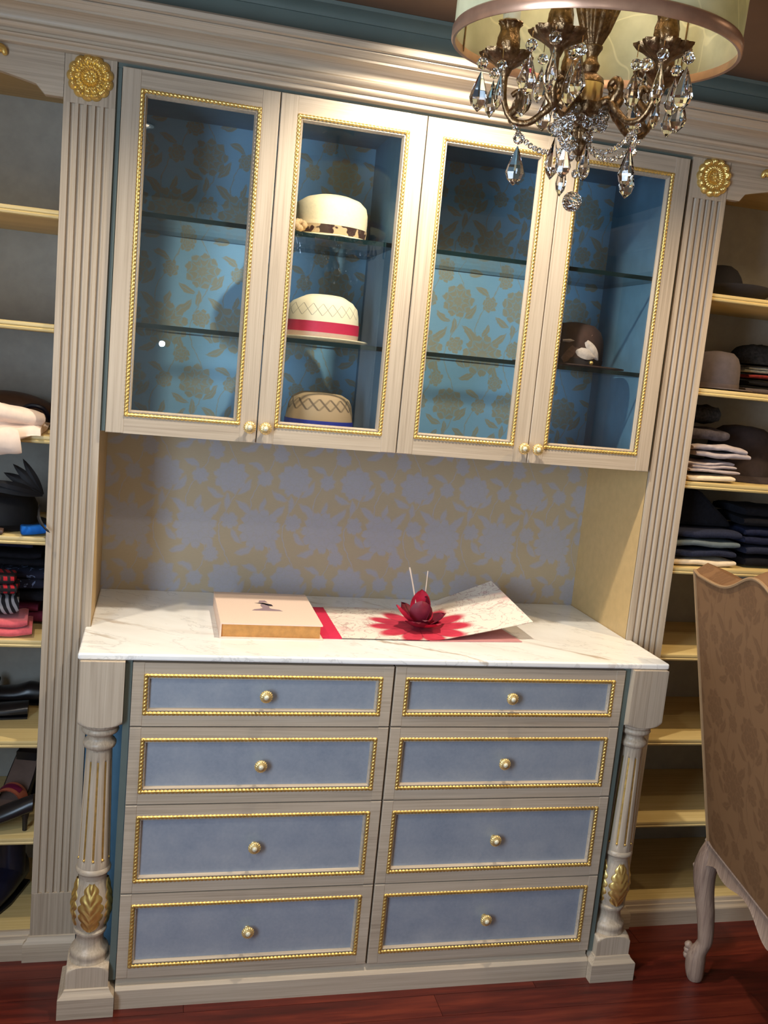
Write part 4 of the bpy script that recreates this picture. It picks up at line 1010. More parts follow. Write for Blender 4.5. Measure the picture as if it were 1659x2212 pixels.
def sandal():
    prts = []
    # platform sole with raised heel at the back of the shelf: toe to the front-left
    sole = MB(); P = []
    for i in range(15):
        u = i/14; x = 0.21*u; w_ = 0.074*(0.75+0.25*math.sin(PI*u)); zt = 0.115*(1-min(1, u*1.35))**1.3+0.030; th = 0.022
        P.append([(x, -w_/2, zt-th), (x, w_/2, zt-th), (x, w_/2, zt), (x, -w_/2, zt)])
    sole.grid(P, closed_v=True); sole.f += [(0, 1, 2, 3), (56, 57, 58, 59)]; sole.m += [0, 0]
    ins = MB(); ins.grid([[(r[3][0], r[3][1]*0.92, r[3][2]+0.002), (r[2][0], r[2][1]*0.92, r[2][2]+0.002)] for r in P]); ins.grid([[(r[3][0], r[3][1]*0.92, r[3][2]+0.0002), (r[2][0], r[2][1]*0.92, r[2][2]+0.0002)] for r in P])
    heel = MB().box(0.0, 0.05, -0.028, 0.028, 0.0, 0.125)
    toe = MB(); R = []
    for i in range(6):
        x = 0.135+0.05*i/5; R.append([(x, 0.040*math.cos(a), 0.03+0.045*math.sin(a)) for a in [PI*k/12 for k in range(13)]])
    toe.grid(R); toe.grid([[(x, y*0.94, (zz-0.03)*0.94+0.03) for x, y, zz in r] for r in R])
    inlay = MB(); R2 = [[(lerp(0.148, 0.172, i/3), 0.0412*math.cos(a), 0.03+0.0465*math.sin(a)) for a in [PI*(0.25+0.5*k/8) for k in range(9)]] for i in range(4)]; inlay.grid(R2); inlay.grid([[(x, y*0.99, (zz-0.03)*0.99+0.03) for x, y, zz in r] for r in R2])
    strap = MB().tube([(0.02+0.045*math.cos(a), 0.040*math.sin(a), 0.155+0.03*math.cos(a)) for a in [2*PI*k/20 for k in range(21)]], 0.0042, 6)
    return [('sole', sole, 'leather_black'), ('insole', ins, 'insole'), ('heel', heel, 'leather_black'), ('toe_strap', toe, 'leather_coral'), ('inlay', inlay, 'leather_magenta'), ('ankle_strap', strap, 'leather_black')]
shoe('sandal', (-0.908, 0.325, S[6]), -1.80, 'platform sandal with coral toe strap and ankle strap on the left shelves', sandal(), 'shoes on the left shelves')
shoe('patent_shoe', (-0.872, 0.066, S[6]), PI, 'black patent shoe lying in front of the coral sandal', [('upper', shoe_mesh(0.20, 0.066, 0.055, 0.004, [(0, 0.10), (0.3, 0.075), (0.6, 0.05), (0.85, 0.040), (1, 0.016)]), 'leather_black'), ('heel', MB().lathe([(0.006, 0.0), (0.007, 0.03), (0.014, 0.062)], (0.02, 0, 0), 10), 'leather_black')], 'shoes on the left shelves')
def boot():
    leg = MB().lathe([(0.036, 0.05), (0.038, 0.085), (0.036, 0.12), (0.037, 0.16), (0.040, 0.185)], (0.045, 0, 0), 20, lambda a, r, zz: r*(1+0.12*math.cos(a)))
    return [('foot', shoe_mesh(0.235, 0.080, 0.006, 0.004, [(0, 0.095), (0.25, 0.10), (0.45, 0.075), (0.7, 0.048), (0.9, 0.040), (1, 0.018)]), 'leather_navy'), ('leg', leg, 'leather_navy'), ('sole', MB().extrude([(0.0, -0.034), (0.12, -0.041), (0.22, -0.028), (0.24, 0), (0.22, 0.028), (0.12, 0.041), (0, 0.034)], 'z', 0, 0.007), 'leather_black')]
shoe('ankle_boot', (-0.925, 0.270, S[7]+0.0008), -PI/2-0.35, 'dark navy ankle boot standing on the lowest left shelf', boot(), 'shoes on the left shelves')

# ------------------------------------------------------------------ right bay contents
gk = 'knits beside the grey felt hat'
def cap_pile():
    z = S[1]
    def beanie(x, y, z0, r, h, mat, label, sx=1.25):
        m = MB(); P = []
        for i in range(13):
            q = i/12; P.append([((r*math.cos(q*PI/2)**0.6 if q < 1 else 0.0005)*sx*math.cos(a)+0.004*noise.noise(Vector((a, q*3, r*50))), (r*math.cos(q*PI/2)**0.6 if q < 1 else 0.0005)*math.sin(a), h*math.sin(q*PI/2)+0.006*noise.noise(Vector((a*1.5, q*4, 7)))*(1 if q > 0 else 0)) for a in [2*PI*k/28 for k in range(28)]])
        m.grid(P, closed_v=True); m.f.append(tuple(range(28))); m.m.append(0)
        m.v = [(p[0]+x, p[1]+y, p[2]+z0) for p in m.v]
        solo('knitted_cap', m, mat, (x, y, z0), label, 'cap', gk, True, 70)
    folded('grey_knit_scarf', (1.245, 0.27, z), 0.22, 0.16, 0.022, 1, 21, 'felt_grey', 'flat grey knit at the bottom of the cap pile', -0.06, gk)
    folded('black_knit_scarf', (1.25, 0.27, z+0.0245), 0.20, 0.16, 0.018, 1, 22, 'cloth_black', 'black knit under the red one in the cap pile', -0.06, gk)
    folded('red_knit_scarf', (1.255, 0.27, z+0.0445), 0.195, 0.15, 0.016, 1, 23, 'knit_red', 'dark red knit in the middle of the cap pile', -0.06, gk)
    folded('silver_knit_scarf', (1.25, 0.27, z+0.063), 0.22, 0.15, 0.024, 2, 24, 'knit_silver', 'silvery ribbed knit above the red one in the cap pile', -0.06, gk)
    beanie(1.222, 0.27, z+0.092, 0.085, 0.062, 'knit_dark', 'dark knitted cap on top of the cap pile, nearest the grey hat')
    beanie(1.435, 0.27, z+0.001, 0.060, 0.048, 'knit_dark', 'smaller dark knitted cap standing right of the cap pile', 1.1)
cap_pile()
zz = S[2]; gg = 'folded clothes beside the brown hat'
folded('cream_shirt', (0.965, 0.100, zz), 0.155, 0.13, 0.022, 1, 31, 'cloth_cream', 'cream garment at the bottom of the grey folded pile', 0.0, gg)
folded('grey_shirt', (0.968, 0.120, zz+0.024), 0.165, 0.16, 0.042, 3, 32, 'cloth_grey', 'grey folded shirt just above the cream one', 0.0, gg, 0.009)
folded('pale_grey_shirt', (0.995, 0.110, zz+0.0675), 0.165, 0.14, 0.046, 2, 33, 'cloth_grey', 'pale grey crumpled shirt sticking out beside the brown hat', -0.15, gg, 0.014)
folded('charcoal_scarf', (0.948, 0.150, zz+0.115), 0.145, 0.15, 0.042, 1, 34, 'cloth_charcoal', 'charcoal scarf folded on the grey shirts', 0.05, gg, 0.010)
def rolled():
    m = MB(); R = []
    for i in range(17):
        u = i/16; x = 0.880+0.125*u; R.append([(x, 0.15+0.062*math.cos(a)*(1-0.25*u*u), zz+0.164+0.030+0.030*math.sin(a)*(1-0.2*u*u)+0.007*noise.noise(Vector((x*30, a*2, 1)))) for a in [2*PI*k/20 for k in range(20)]])
    m.grid(R, closed_v=True); m.f += [tuple(range(20)), tuple(16*20+i for i in range(20))]; m.m += [0, 0]
    solo('fur_collar', m, 'knit_dark', (0.945, 0.15, zz+0.160), 'dark mottled fur roll on top of the grey folded pile', 'clothing', gg, True, 70)
rolled()
z3 = S[3]; gj = 'folded jeans on the right shelf'
for k, (nm, mt, h, wd, lb) in enumerate((('beige_trousers', 'cloth_cream', 0.024, 0.215, 'beige folded trousers at the bottom of the left jeans pile'), ('indigo_jeans', 'cloth_denim', 0.028, 0.22, 'indigo jeans folded between the beige and grey trousers'), ('grey_trousers', 'cloth_slate', 0.026, 0.235, 'grey folded trousers in the middle of the left jeans pile'), ('dark_jeans', 'cloth_denim', 0.030, 0.225, 'dark jeans folded above the grey trousers'))):
    folded(nm, (0.985, 0.130, z3+(0, 0.025, 0.0545, 0.082)[k]), wd, 0.17, h, 1, 41+k, mt, lb, 0.0, gj)
def leaning_bag():
    m = MB().extrude([(0.868, z3+0.114), (1.100, z3+0.114), (1.085, z3+0.135), (0.975, z3+0.222), (0.868, z3+0.228)], 'y', 0.10, 0.26)
    o = solo('black_folded_coat', m, 'cloth_black', (0.97, 0.18, z3+0.116), 'black sloping folded coat on top of the left jeans pile', 'clothing', gj, bevel=0.012); 
leaning_bag()
for k, (h, mt, lb) in enumerate(((0.034, 'cloth_black', 'black jeans at the bottom of the right jeans pile'), (0.032, 'cloth_denim', 'dark blue jeans second from the bottom of the right pile'), (0.055, 'cloth_navy', 'navy jeans in the middle of the right jeans pile'), (0.060, 'cloth_black', 'black jeans on top of the right jeans pile'))):
    folded('folded_jeans', (1.235, 0.150, z3+(0, 0.0355, 0.069, 0.1255)[k]), 0.215+0.01*k, 0.18, h, 1 if h < 0.04 else 2, 51+k, mt, lb, 0.0, gj)

# ------------------------------------------------------------------ pop-up book on the counter
def popup_book():
    z = CT+0.0004
    t = thing('popup_book', (-0.1, 0.07, z), 'open pink book with a red paper flower popping up on the counter', 'book')
    x0, x1, y0, y1 = -0.430, -0.168, -0.066, 0.245
    MB().box(x0, x1+0.004, y0, y1, z, z+0.003).build('back_cover', 'cover_pink', t)
    MB().box(x0, x0+0.0038, y0, y1, z+0.0032, z+0.0373).build('spine', 'cover_pink', t)
    MB().box(x0+0.004, x1-0.004, y0+0.006, y1-0.006, z+0.003, z+0.0375).build('page_block', 'page_gilt', t)['label'] = 'gilt-edged page block'
    c = MB().box(x0, x1, y0-0.004, y1, z+0.0375, z+0.041).build('front_cover', 'cover_pink', t)
    # small printed bust with a hat
    zc = z+0.0412; cx, cy = -0.298, 0.056
    def flat(pts, mat): 
        m = MB(); n = len(pts); m.add([(cx+a, cy+b, zc) for a, b in pts]+[(cx+a, cy+b, zc-0.0001) for a, b in pts], [tuple(range(n)), tuple(range(n, 2*n))[::-1]]); m.build('cover_print', mat, c)
    flat([(-0.042, 0.0), (0.042, 0.0), (0.034, 0.014), (0.014, 0.022), (0.009, 0.030), (0.010, 0.060), (0.002, 0.078), (-0.010, 0.074), (-0.014, 0.050), (-0.010, 0.028), (-0.018, 0.020), (-0.034, 0.013)], 'print_grey')
    flat([(-0.028, 0.080), (-0.004, 0.083), (0.018, 0.068), (0.021, 0.050), (0.012, 0.048), (-0.002, 0.066)], 'print_dark')
    flat([(-0.016, 0.083), (-0.012, 0.106), (0.004, 0.108), (0.010, 0.086), (-0.002, 0.086)], 'print_grey')
    MB().box(-0.164, -0.111, -0.050, 0.250, z, z+0.004).build('hinge_strip', 'cover_red', t)['label'] = 'bright red cloth hinge'
    # printed page: flat at the flower, curling up to the right
    P = []; n = 26
    for i in range(n+1):
        u = i/n; row = []
        for j in range(11):
            v = j/10
            if u < 0.44: x = lerp(-0.111, 0.150, u/0.44); zz_ = 0.0
            else: k = (u-0.44)/0.56; x = 0.150+0.285*k; zz_ = (0.050+0.040*v)*k**1.1
            y = lerp(-0.052, 0.262, v)+max(0, u-0.44)*0.06
            x2 = x-0.030*v*max(0, (u-0.44))
            row.append((x2, y, z+0.0035+zz_))
        P.append(row)
    m = MB(); m.grid(P); m.grid([[(a, b, c_-0.0012) for a, b, c_ in r] for r in P]); m.build('printed_page', 'popup_print', t, True)
    MB().add([(0.130, -0.056, z), (0.400, -0.040, z), (0.360, 0.24, z), (0.130, 0.24, z), (0.130, -0.056, z+0.0022), (0.400, -0.040, z+0.0022), (0.360, 0.24, z+0.0022), (0.130, 0.24, z+0.0022)], [(3, 2, 1, 0), (4, 5, 6, 7), (0, 1, 5, 4), (1, 2, 6, 5), (2, 3, 7, 6), (3, 0, 4, 7)]).build('back_leaf', 'mauve_paper', t)
    # the paper flower
    fc = Vector((0.128, 0.055, z+0.006))
    f = MB().lathe([(0.004, 0.0), (0.016, 0.002), (0.020, 0.010), (0.006, 0.012)], tuple(fc), 14).build('paper_flower', 'petal_dark', t, True)
    def petal(ang, length, wd, rise, cup, mat, off=0.008):
        d = Vector((math.cos(ang), math.sin(ang), 0)); s = Vector((-d.y, d.x, 0)); P = []
        for i in range(11):
            q = i/10; el = rise[0]+(rise[1]-rise[0])*q
            length_ = length; c_ = fc+d*(off+length*q*math.cos(el))+Vector((0, 0, 0.004+length*q*math.sin(el))); hw = wd*(math.sin(PI*min(1, 0.10+0.90*q)))**0.75
            P.append([tuple(c_+s*hw*k+Vector((0, 0, cup*k*k*hw/wd))-d*(cup*0.5*k*k)) for k in (-1, -0.5, 0, 0.5, 1)])
        m_ = MB(); m_.grid(P); m_.grid([[(a, b, e-0.0009) for a, b, e in r] for r in P]); m_.build('petal', mat, f, True)
    for k, (a, ln, wd, r0, r1) in enumerate(((-2.0, 0.074, 0.036, 0.16, 0.42), (-0.9, 0.072, 0.034, 0.12, 0.35), (0.1, 0.080, 0.034, 0.25, 0.5), (1.2, 0.076, 0.034, 0.4, 0.7), (2.3, 0.082, 0.032, 0.5, 0.75), (3.2, 0.090, 0.030, 0.50, 0.75), (-1.45, 0.056, 0.032, 0.35, 0.6))):
        petal(a, ln, wd, (r0, r1), 0.010, 'petal_red' if k % 2 else 'petal_dark')
    petal(-1.7, 0.076, 0.032, (1.15, 1.45), 0.012, 'petal_dark', 0.004); petal(1.6, 0.105, 0.030, (1.35, 1.5), 0.010, 'petal_red', 0.004); petal(0.4, 0.088, 0.028, (1.2, 1.4), 0.010, 'petal_dark', 0.004)
    MB().tube(path([tuple(fc+Vector((-0.004, 0.008, 0.01))), tuple(fc+Vector((-0.016, 0.012, 0.080))), tuple(fc+Vector((-0.040, 0.014, 0.168)))], 6), 0.0022, 6).build('stamen', 'paper_stamen', f, True)
    MB().tube(path([tuple(fc+Vector((0.006, 0.010, 0.01))), tuple(fc+Vector((0.012, 0.014, 0.080))), tuple(fc+Vector((0.014, 0.016, 0.160)))], 6), 0.0014, 6).build('stamen', 'paper_stamen', f, True)
popup_book()

# ------------------------------------------------------------------ upholstered chair
def chair():
    A = Vector((0.923, -0.244, 0.0)); v = Vector((-0.174, -0.985, 0)); nrm = Vector((0.985, -0.174, 0)); WD = 0.76
    t = thing('upholstered_chair', tuple(A), 'high-backed beige damask chair with carved legs, at the right edge', 'chair')
    def pt(s, d, z_): return A+v*s+nrm*d+Vector((0, 0, z_))
    def crest(s):
        q = s/WD; return 1.173+0.072*math.exp(-((q-0.5)/0.17)**2)-0.006*math.sin(q*PI)**2+0.006*math.exp(-(min(q, 1-q)/0.03)**2)
    def lean(z_): return -0.187*(z_-0.426)
    P, Q = [], []; ns, nz = 38, 24
    for i in range(ns+1):
        s = WD*i/ns; row, row2 = [], []; e = min(1, min(s, WD-s)/0.03)
        for j in range(nz+1):
            z_ = lerp(0.430, crest(s), j/nz); et = min(1, (nz-j)/2.0); tp = 0.016*min(s, 0.1)/0.1*0
            widen = 0.016*(1-j/nz)
            s2 = s+(widen if s < WD/2 else -widen)*abs(1-2*s/WD)
            row.append(tuple(pt(s2, lean(z_)/0.985+0.004*(1-e), z_)))
            row2.append(tuple(pt(s2, lean(z_)/0.985+0.085+0.03*math.sin(PI*j/nz)*math.sin(PI*s/WD)-0.02*(1-e), z_+0.012*(1 if j == nz else 0))))
        P.append(row); Q.append(row2)
    m = MB(); m.grid(P); m.grid(Q)
    m.grid([[P[i][nz] for i in range(ns+1)], [tuple((Vector(P[i][nz])*0.5+Vector(Q[i][nz])*0.5)+Vector((0, 0, 0.016))) for i in range(ns+1)], [Q[i][nz] for i in range(ns+1)]])
    m.grid([P[0], [tuple(Vector(a)*0.5+Vector(b)*0.5-v*0.006) for a, b in zip(P[0], Q[0])], Q[0]]); m.grid([P[ns], [tuple(Vector(a)*0.5+Vector(b)*0.5+v*0.006) for a, b in zip(P[ns], Q[ns])], Q[ns]]); m.grid([[P[i][0] for i in range(ns+1)], [Q[i][0] for i in range(ns+1)]])
    b = m.build('backrest', 'chair_fabric', t, True, 40)
    pip = [tuple(Vector(P[0][j])-nrm*0.002) for j in range(nz+1)]+[tuple(Vector(P[i][nz])-nrm*0.002) for i in range(ns+1)]+[tuple(Vector(P[ns][nz-j])-nrm*0.002) for j in range(nz+1)]
    MB().tube(pip, 0.0042, 6).build('piping', 'chair_piping', b, True)
    # seat
    m = MB(); R = []
    for s, d0 in ((0.0, 0), (0.05, 0), (WD*0.5, 0), (WD-0.05, 0), (WD, 0)):
        R.append([tuple(pt(s, dd, zz_)) for dd, zz_ in ((0.02, 0.40), (0.50, 0.40), (0.515, 0.44), (0.50, 0.485), (0.25, 0.50), (0.05, 0.49))])
    m.grid(R, closed_v=True); m.f += [tuple(range(6)), tuple(24+i for i in range(6))]; m.m += [0, 0]; m.build('seat', 'chair_fabric', t, True, 50)
    # serpentine rails
    def rail(p0, p1, nm):
        a, b_ = Vector(p0), Vector(p1); d = b_-a; out = Vector((d.y, -d.x, 0)).normalized(); m = MB(); P = []
        for i in range(41):
            q = i/40; c = a+d*q; e = min(q, 1-q); low = 0.050+0.030*math.exp(-(e/0.06)**2)-0.012*math.cos(q*PI*6)*(1 if 0.12 < q < 0.88 else 0)+0.020*math.exp(-((q-0.5)/0.10)**2)
            P.append([tuple(c+out*o+Vector((0, 0, zz_))) for o, zz_ in ((0.0, 0.0), (0.010, -0.002), (0.012, -0.008), (0.006, -0.012), (0.003, -0.018), (0.004, -low+0.004), (0.006, -low), (-0.016, -low), (-0.016, 0.0))])
        m.grid(P, closed_v=True); m.f += [tuple(range(9)), tuple(360+i for i in range(9))]; m.m += [0, 0]; m.build(nm, 'chair_wood', t, True, 40)
    rail(pt(0.0, 0.012, 0.432), pt(WD, 0.012, 0.432), 'back_rail'); rail(pt(WD, 0.48, 0.41), pt(0, 0.48, 0.41), 'front_rail'); rail(pt(0.0, 0.48, 0.41), pt(0, 0.012, 0.41), 'side_rail'); rail(pt(WD, 0.012, 0.41), pt(WD, 0.48, 0.41), 'side_rail')
    def leg(s, d, ds, dd):
        o = Vector((0, 0, 0))+v*ds+nrm*dd
        base = pt(s, d, 0)
        pts = [base+o*0.000+Vector((0, 0, 0.420)), base+o*0.012+Vector((0, 0, 0.375)), base+o*0.022+Vector((0, 0, 0.33)), base+o*0.016+Vector((0, 0, 0.27)), base+o*0.000+Vector((0, 0, 0.20)), base-o*0.010+Vector((0, 0, 0.13)), base-o*0.004+Vector((0, 0, 0.105)), base+o*0.008+Vector((0, 0, 0.075)), base+o*0.008+Vector((0, 0, 0.035)), base+o*0.002+Vector((0, 0, 0.0))]
        pp = path(pts, 4); rr = [interp([(0, 0.026), (0.11, 0.033), (0.22, 0.032), (0.4, 0.025), (0.6, 0.020), (0.70, 0.021), (0.8, 0.027), (0.88, 0.027), (0.95, 0.024), (1, 0.019)], k/(len(pp)-1)) for k in range(len(pp))]
        m = MB(); m.tube(pp, rr, 14); l = m.build('leg', 'chair_wood', t, True, 60)
        g_ = MB(); k0 = base+o*0.045+Vector((0, 0, 0.345))
        for q in range(4): g_.ball(tuple(k0+Vector((0, 0, -0.014*q))+o*(0.006*math.sin(q*1.4))), 0.010-0.001*q, 8, 6)
        for q in range(3): g_.ball(tuple(base+o*0.036+Vector((0, 0, 0.092-0.015*q))), 0.012, 8, 6)
        g_.build('carved_scroll', 'chair_wood', l, True)
    leg(0.0, 0.036, -0.6, -0.7); leg(WD, 0.036, 0.6, -0.7); leg(0.02, 0.47, -0.7, 0.7); leg(WD-0.02, 0.47, 0.7, 0.7)
chair()

# ------------------------------------------------------------------ chandelier
def chandelier():
    C0 = Vector((-0.0394, -1.0549, 2.0951)); nn = Vector((-0.00722, -0.06661, 0.99775))
    t = thing('drum_chandelier', tuple(C0), 'small bronze crystal chandelier inside a pale drum shade, hanging from ceiling', 'chandelier')
    q = Vector((0, 0, 1)).rotation_difference(nn)
    t.rotation_mode = 'QUATERNION'; t.rotation_quaternion = q
    def sub(mb, nm, mat_, par=None, sm=True, ang=50):
        o = bpy.data.objects.new(nm, mb.mesh(nm, mat_, sm, ang)); COL.objects.link(o); o.parent = par or t; return o
    R, Hs = 0.200, 0.205
    sh = sub(MB().lathe([(R-0.0016, 0.004), (R, 0.004), (R, Hs), (R-0.0016, Hs)], n=96, cap=False).grid([[((R-0.0016)*math.cos(a), (R-0.0016)*math.sin(a), z_) for a in [2*PI*k/96 for k in range(96)]] for z_ in (0.004, Hs)], closed_v=True), 'drum_shade', 'shade_silk')
    for z0, nm in ((0.0, 'bottom_trim'), (Hs-0.012, 'top_trim')):
        sub(MB().grid([[((R+d)*math.cos(a), (R+d)*math.sin(a), z0+h_) for a in [2*PI*k/96 for k in range(96)]] for d, h_ in ((-0.003, 0.0), (0.001, -0.001), (0.0028, 0.002), (0.0028, 0.015), (0.001, 0.018), (-0.0002, 0.0182), (-0.003, 0.006))], closed_u=True, closed_v=True), nm, 'copper_trim', sh)
    sub(MB().tube([(0.0, 0.0, Hs-0.01), (0.0, 0.0, (CEIL-C0.z)-0.012)], 0.006, 10), 'rod', 'bronze')
    sub(MB().lathe([(0.055, (CEIL-C0.z)-0.020), (0.058, (CEIL-C0.z)-0.012), (0.05, (CEIL-C0.z)-0.008)], n=32), 'canopy', 'bronze')
    for k in range(3):
        a = 2*PI*k/3+0.4
        sub(MB().tube([(0.005*math.cos(a), 0.005*math.sin(a), Hs-0.006), ((R-0.001)*math.cos(a), (R-0.001)*math.sin(a), Hs-0.006)], 0.002, 6), 'spider_arm', 'steel')
        sub(MB().tube([((R-0.003)*math.cos(a), (R-0.003)*math.sin(a), Hs-0.006), ((R-0.003)*math.cos(a), (R-0.003)*math.sin(a), 0.004)], 0.0013, 6), 'wire', 'bronze')
    # turned centre column
    lob = lambda n_, d: (lambda a, r, z_: r*(1+d*math.cos(n_*a)))
    sub(MB().lathe([(0.011, 0.010), (0.014, 0.016), (0.020, 0.028), (0.026, 0.046), (0.030, 0.058), (0.030, 0.062), (0.034, 0.066), (0.035, 0.072), (0.033, 0.078), (0.024, 0.082), (0.009, 0.088), (0.007, Hs-0.008)], n=72, fn=lob(12, 0.06)), 'urn', 'bronze')
    sub(MB().lathe([(0.009, -0.026), (0.012, -0.021), (0.013, -0.016), (0.009, -0.010), (0.008, -0.004), (0.011, 0.002), (0.0135, 0.006), (0.0135, 0.009), (0.010, 0.011)], n=32), 'stem', 'bronze')
    sub(MB().lathe([(0.0225, -0.040), (0.0205, -0.033), (0.013, -0.028), (0.008, -0.025)], n=32), 'bell_cap', 'bronze')
    sub(MB().lathe([(0.0222, -0.068), (0.0222, -0.041), (0.0215, -0.040)], n=40), 'barrel', 'brass')
    sub(MB().lathe([(0.006, -0.100), (0.016, -0.094), (0.026, -0.086), (0.034, -0.076), (0.033, -0.069), (0.019, -0.067)], n=60, fn=lob(10, 0.07)), 'body_plate', 'bronze')
    sub(MB().lathe([(0.0005, -0.148), (0.004, -0.144), (0.003, -0.139), (0.009, -0.134), (0.013, -0.127), (0.011, -0.121), (0.008, -0.116), (0.011, -0.108), (0.007, -0.099)], n=40, fn=lob(8, 0.06)), 'finial', 'bronze')
    yaw0 = -PI/2-0.412      # direction from the lamp towards the camera
    def dirv(phi): return Vector((math.cos(phi), math.sin(phi), 0))
    # crystal meshes
    def almond(h_, r_):
        m = MB(); P = []
        for rr, z_ in ((0.0006, 0.0), (0.35*r_, -0.18*h_), (0.80*r_, -0.48*h_), (r_, -0.66*h_), (0.75*r_, -0.84*h_), (0.0006, -h_)):
            P.append([(rr*math.cos(a), 0.62*rr*math.sin(a), z_) for a in [2*PI*k/8 for k in range(8)]])
        m.grid(P, closed_v=True); return m
    def bead(r_):
        m = MB(); P = [[(r_*math.sin(PI*i/4)*math.cos(2*PI*j/8+0.2*i) if 0 < i < 4 else 0.0003*math.cos(j), r_*math.sin(PI*i/4)*math.sin(2*PI*j/8+0.2*i) if 0 < i < 4 else 0.0003*math.sin(j), -r_*math.cos(PI*i/4)) for j in range(8)] for i in range(5)]
        m.grid(P, closed_v=True); return m
    AL = almond(0.056, 0.0140).mesh('crystal_drop', 'crystal'); BD = bead(0.0088).mesh('crystal_bead', 'crystal'); SB = bead(0.0044).mesh('crystal_bead', 'crystal')
    def put(nm, me, loc, rz=0, sc=1.0, par=None):
        o = bpy.data.objects.new(nm, me); COL.objects.link(o); o.parent = par or t; o.location = loc; o.rotation_euler = (0, 0, rz); o.scale = (sc, sc, sc); return o
    def pendant(p, rz, sc=1.0, with_bead=True):
        x, y, z_ = p
        if with_bead: put('crystal_bead', BD, (x, y, z_-0.010*sc), rz, sc); z_ -= 0.0185*sc
        put('crystal_drop', AL, (x, y, z_-0.002), rz, sc)
        return z_
    wires = MB(); RA = 0.122; ends = []
    for k in range(5):
        ph = yaw0+math.radians(-22+72*k)
        d = dirv(ph); s = Vector((-d.y, d.x, 0))
        def L_(r_, z_, off=0.0): return tuple(d*r_+s*off+Vector((0, 0, z_)))
        arm = MB(); arm.tube(path([L_(0.018, -0.080), L_(0.040, -0.066), L_(0.058, -0.082), L_(0.080, -0.098), L_(0.104, -0.094), L_(0.119, -0.068), L_(RA, -0.030)], 6), [0.007]*6+[0.006]*6+[0.0048]*12+[0.0045]*6+[0.005]*6+[0.006], 10)
        arm.tube(path([L_(0.046, -0.070), L_(0.058, -0.052), L_(0.050, -0.040), L_(0.040, -0.048), L_(0.046, -0.056)], 5), [0.006]*5+[0.0055]*5+[0.005]*5+[0.004]*5+[0.003], 8)
        arm.tube(path([L_(0.108, -0.088), L_(0.092, -0.070), L_(0.098, -0.056), L_(0.108, -0.062)], 5), [0.006]*5+[0.005]*5+[0.004]*5+[0.003], 8)
        a_o = sub(arm, 'arm', 'bronze')
        c = d*RA
        sub(MB().lathe([(0.006, -0.036), (0.010, -0.026), (0.020, -0.019), (0.031, -0.013), (0.036, -0.007), (0.0365, -0.004), (0.030, -0.008), (0.012, -0.012)], tuple(c), 72, lambda a, r, z_: r*(1+(0.09*math.cos(7*a)+0.05*math.cos(21*a))*min(1, (r/0.03)**2))), 'drip_pan', 'bronze', a_o)
        sub(MB().lathe([(0.010, -0.012), (0.0145, -0.004), (0.0165, 0.006), (0.0155, 0.016), (0.0130, 0.026), (0.0145, 0.032), (0.0180, 0.036), (0.0165, 0.038)], tuple(c), 72, lambda a, r, z_: r*(1+0.075*math.cos(8*a+z_*160))), 'candle_cup', 'bronze', a_o)
        sub(MB().lathe([(0.0125, 0.034), (0.0125, 0.105), (0.006, 0.108)], tuple(c), 24), 'candle_sleeve', 'candle', a_o)
        sub(MB().lathe([(0.006, 0.108), (0.010, 0.122), (0.012, 0.134), (0.008, 0.150), (0.0015, 0.162)], tuple(c), 16), 'bulb', 'bulb_glass', a_o)
        ld = bpy.data.lights.new('assumed_candle_lamp', 'POINT'); ld.energy = 0.45; ld.color = (1.0, 0.84, 0.60); ld.shadow_soft_size = 0.012  # bulbs assumed lit, added to brighten the inside of the shade
        l = bpy.data.objects.new('assumed_candle_lamp', ld); COL.objects.link(l); l.parent = t; l.location = c+Vector((0, 0, 0.172))
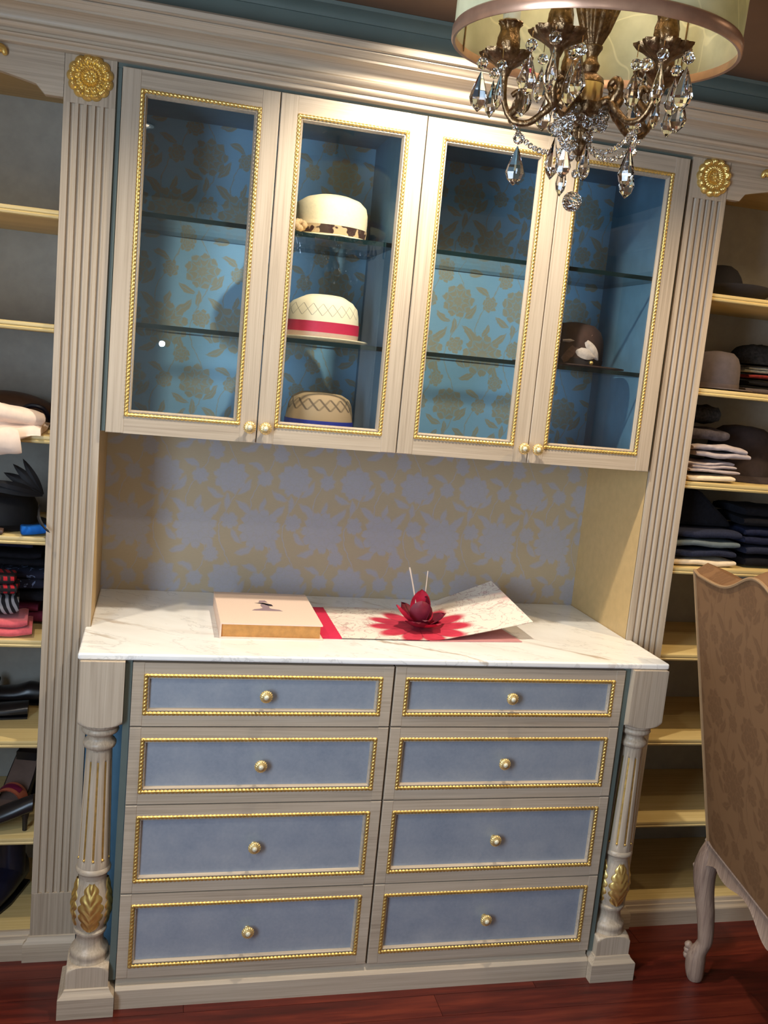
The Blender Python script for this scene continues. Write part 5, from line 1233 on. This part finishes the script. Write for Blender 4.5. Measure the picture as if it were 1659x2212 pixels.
        for j in range(5):
            a = ph+2*PI*(j+0.25)/5; p = c+dirv(a)*0.0345; drop = (0.0, 0.008, 0.0, 0.012, 0.004)[j]
            wires.tube([(p.x, p.y, -0.006), (p.x, p.y, -0.012-drop)], 0.0006, 5)
            zb = pendant((p.x, p.y, -0.012-drop), a, (1.0, 0.9, 1.05, 0.85, 0.95)[j])
        # second tier under the drip pan: a long drop from the arm
        p = d*0.090; wires.tube([(p.x, p.y, -0.098), (p.x, p.y, -0.112)], 0.0006, 5); pendant((p.x, p.y, -0.110), ph, 1.0)
        ends.append((d, ph))
    # bead swags: from each arm in to the finial, and from arm to arm
    for k in range(5):
        d, ph = ends[k]; d2, _ = ends[(k+1) % 5]
        for A_, B_, sag, n_, me, nm in ((d*0.112+Vector((0, 0, -0.086)), d*0.010+Vector((0, 0, -0.122)), 0.030, 15, SB, 'crystal_bead'), (d*0.034+Vector((0, 0, -0.080)), d2*0.034+Vector((0, 0, -0.080)), 0.018, 4, BD, 'crystal_bead')):
            for i in range(n_+1):
                u = i/n_; p = A_.lerp(B_, u)+Vector((0, 0, -sag*4*u*(1-u)))
                put(nm, me, tuple(p), ph+i*0.4, 1.0 if me is SB else 0.92)
    for k in range(3):
        a = yaw0+2*PI*k/3+0.5; p = dirv(a)*0.020; wires.tube([(p.x, p.y, -0.100), (p.x, p.y, -0.108)], 0.0006, 5); pendant((p.x, p.y, -0.106), a, 0.85)
    wires.tube([(0, 0, -0.146), (0, 0, -0.190)], 0.0007, 5); put('crystal_bead', BD, (0, 0, -0.164), 0.3, 0.8)
    m = MB(); P = [[(0.0145*math.sin(PI*i/10)*math.cos(2*PI*j/14+0.22*i) if 0 < i < 10 else 0.0003*math.cos(j), 0.0145*math.sin(PI*i/10)*math.sin(2*PI*j/14+0.22*i) if 0 < i < 10 else 0.0003*math.sin(j), -0.0145*math.cos(PI*i/10)) for j in range(14)] for i in range(11)]
    m.grid(P, closed_v=True); put('crystal_ball', m.mesh('crystal_ball', 'crystal'), (0, 0, -0.203))['label'] = 'faceted crystal ball'
    sub(wires, 'hanging_wires', 'brass')
chandelier()
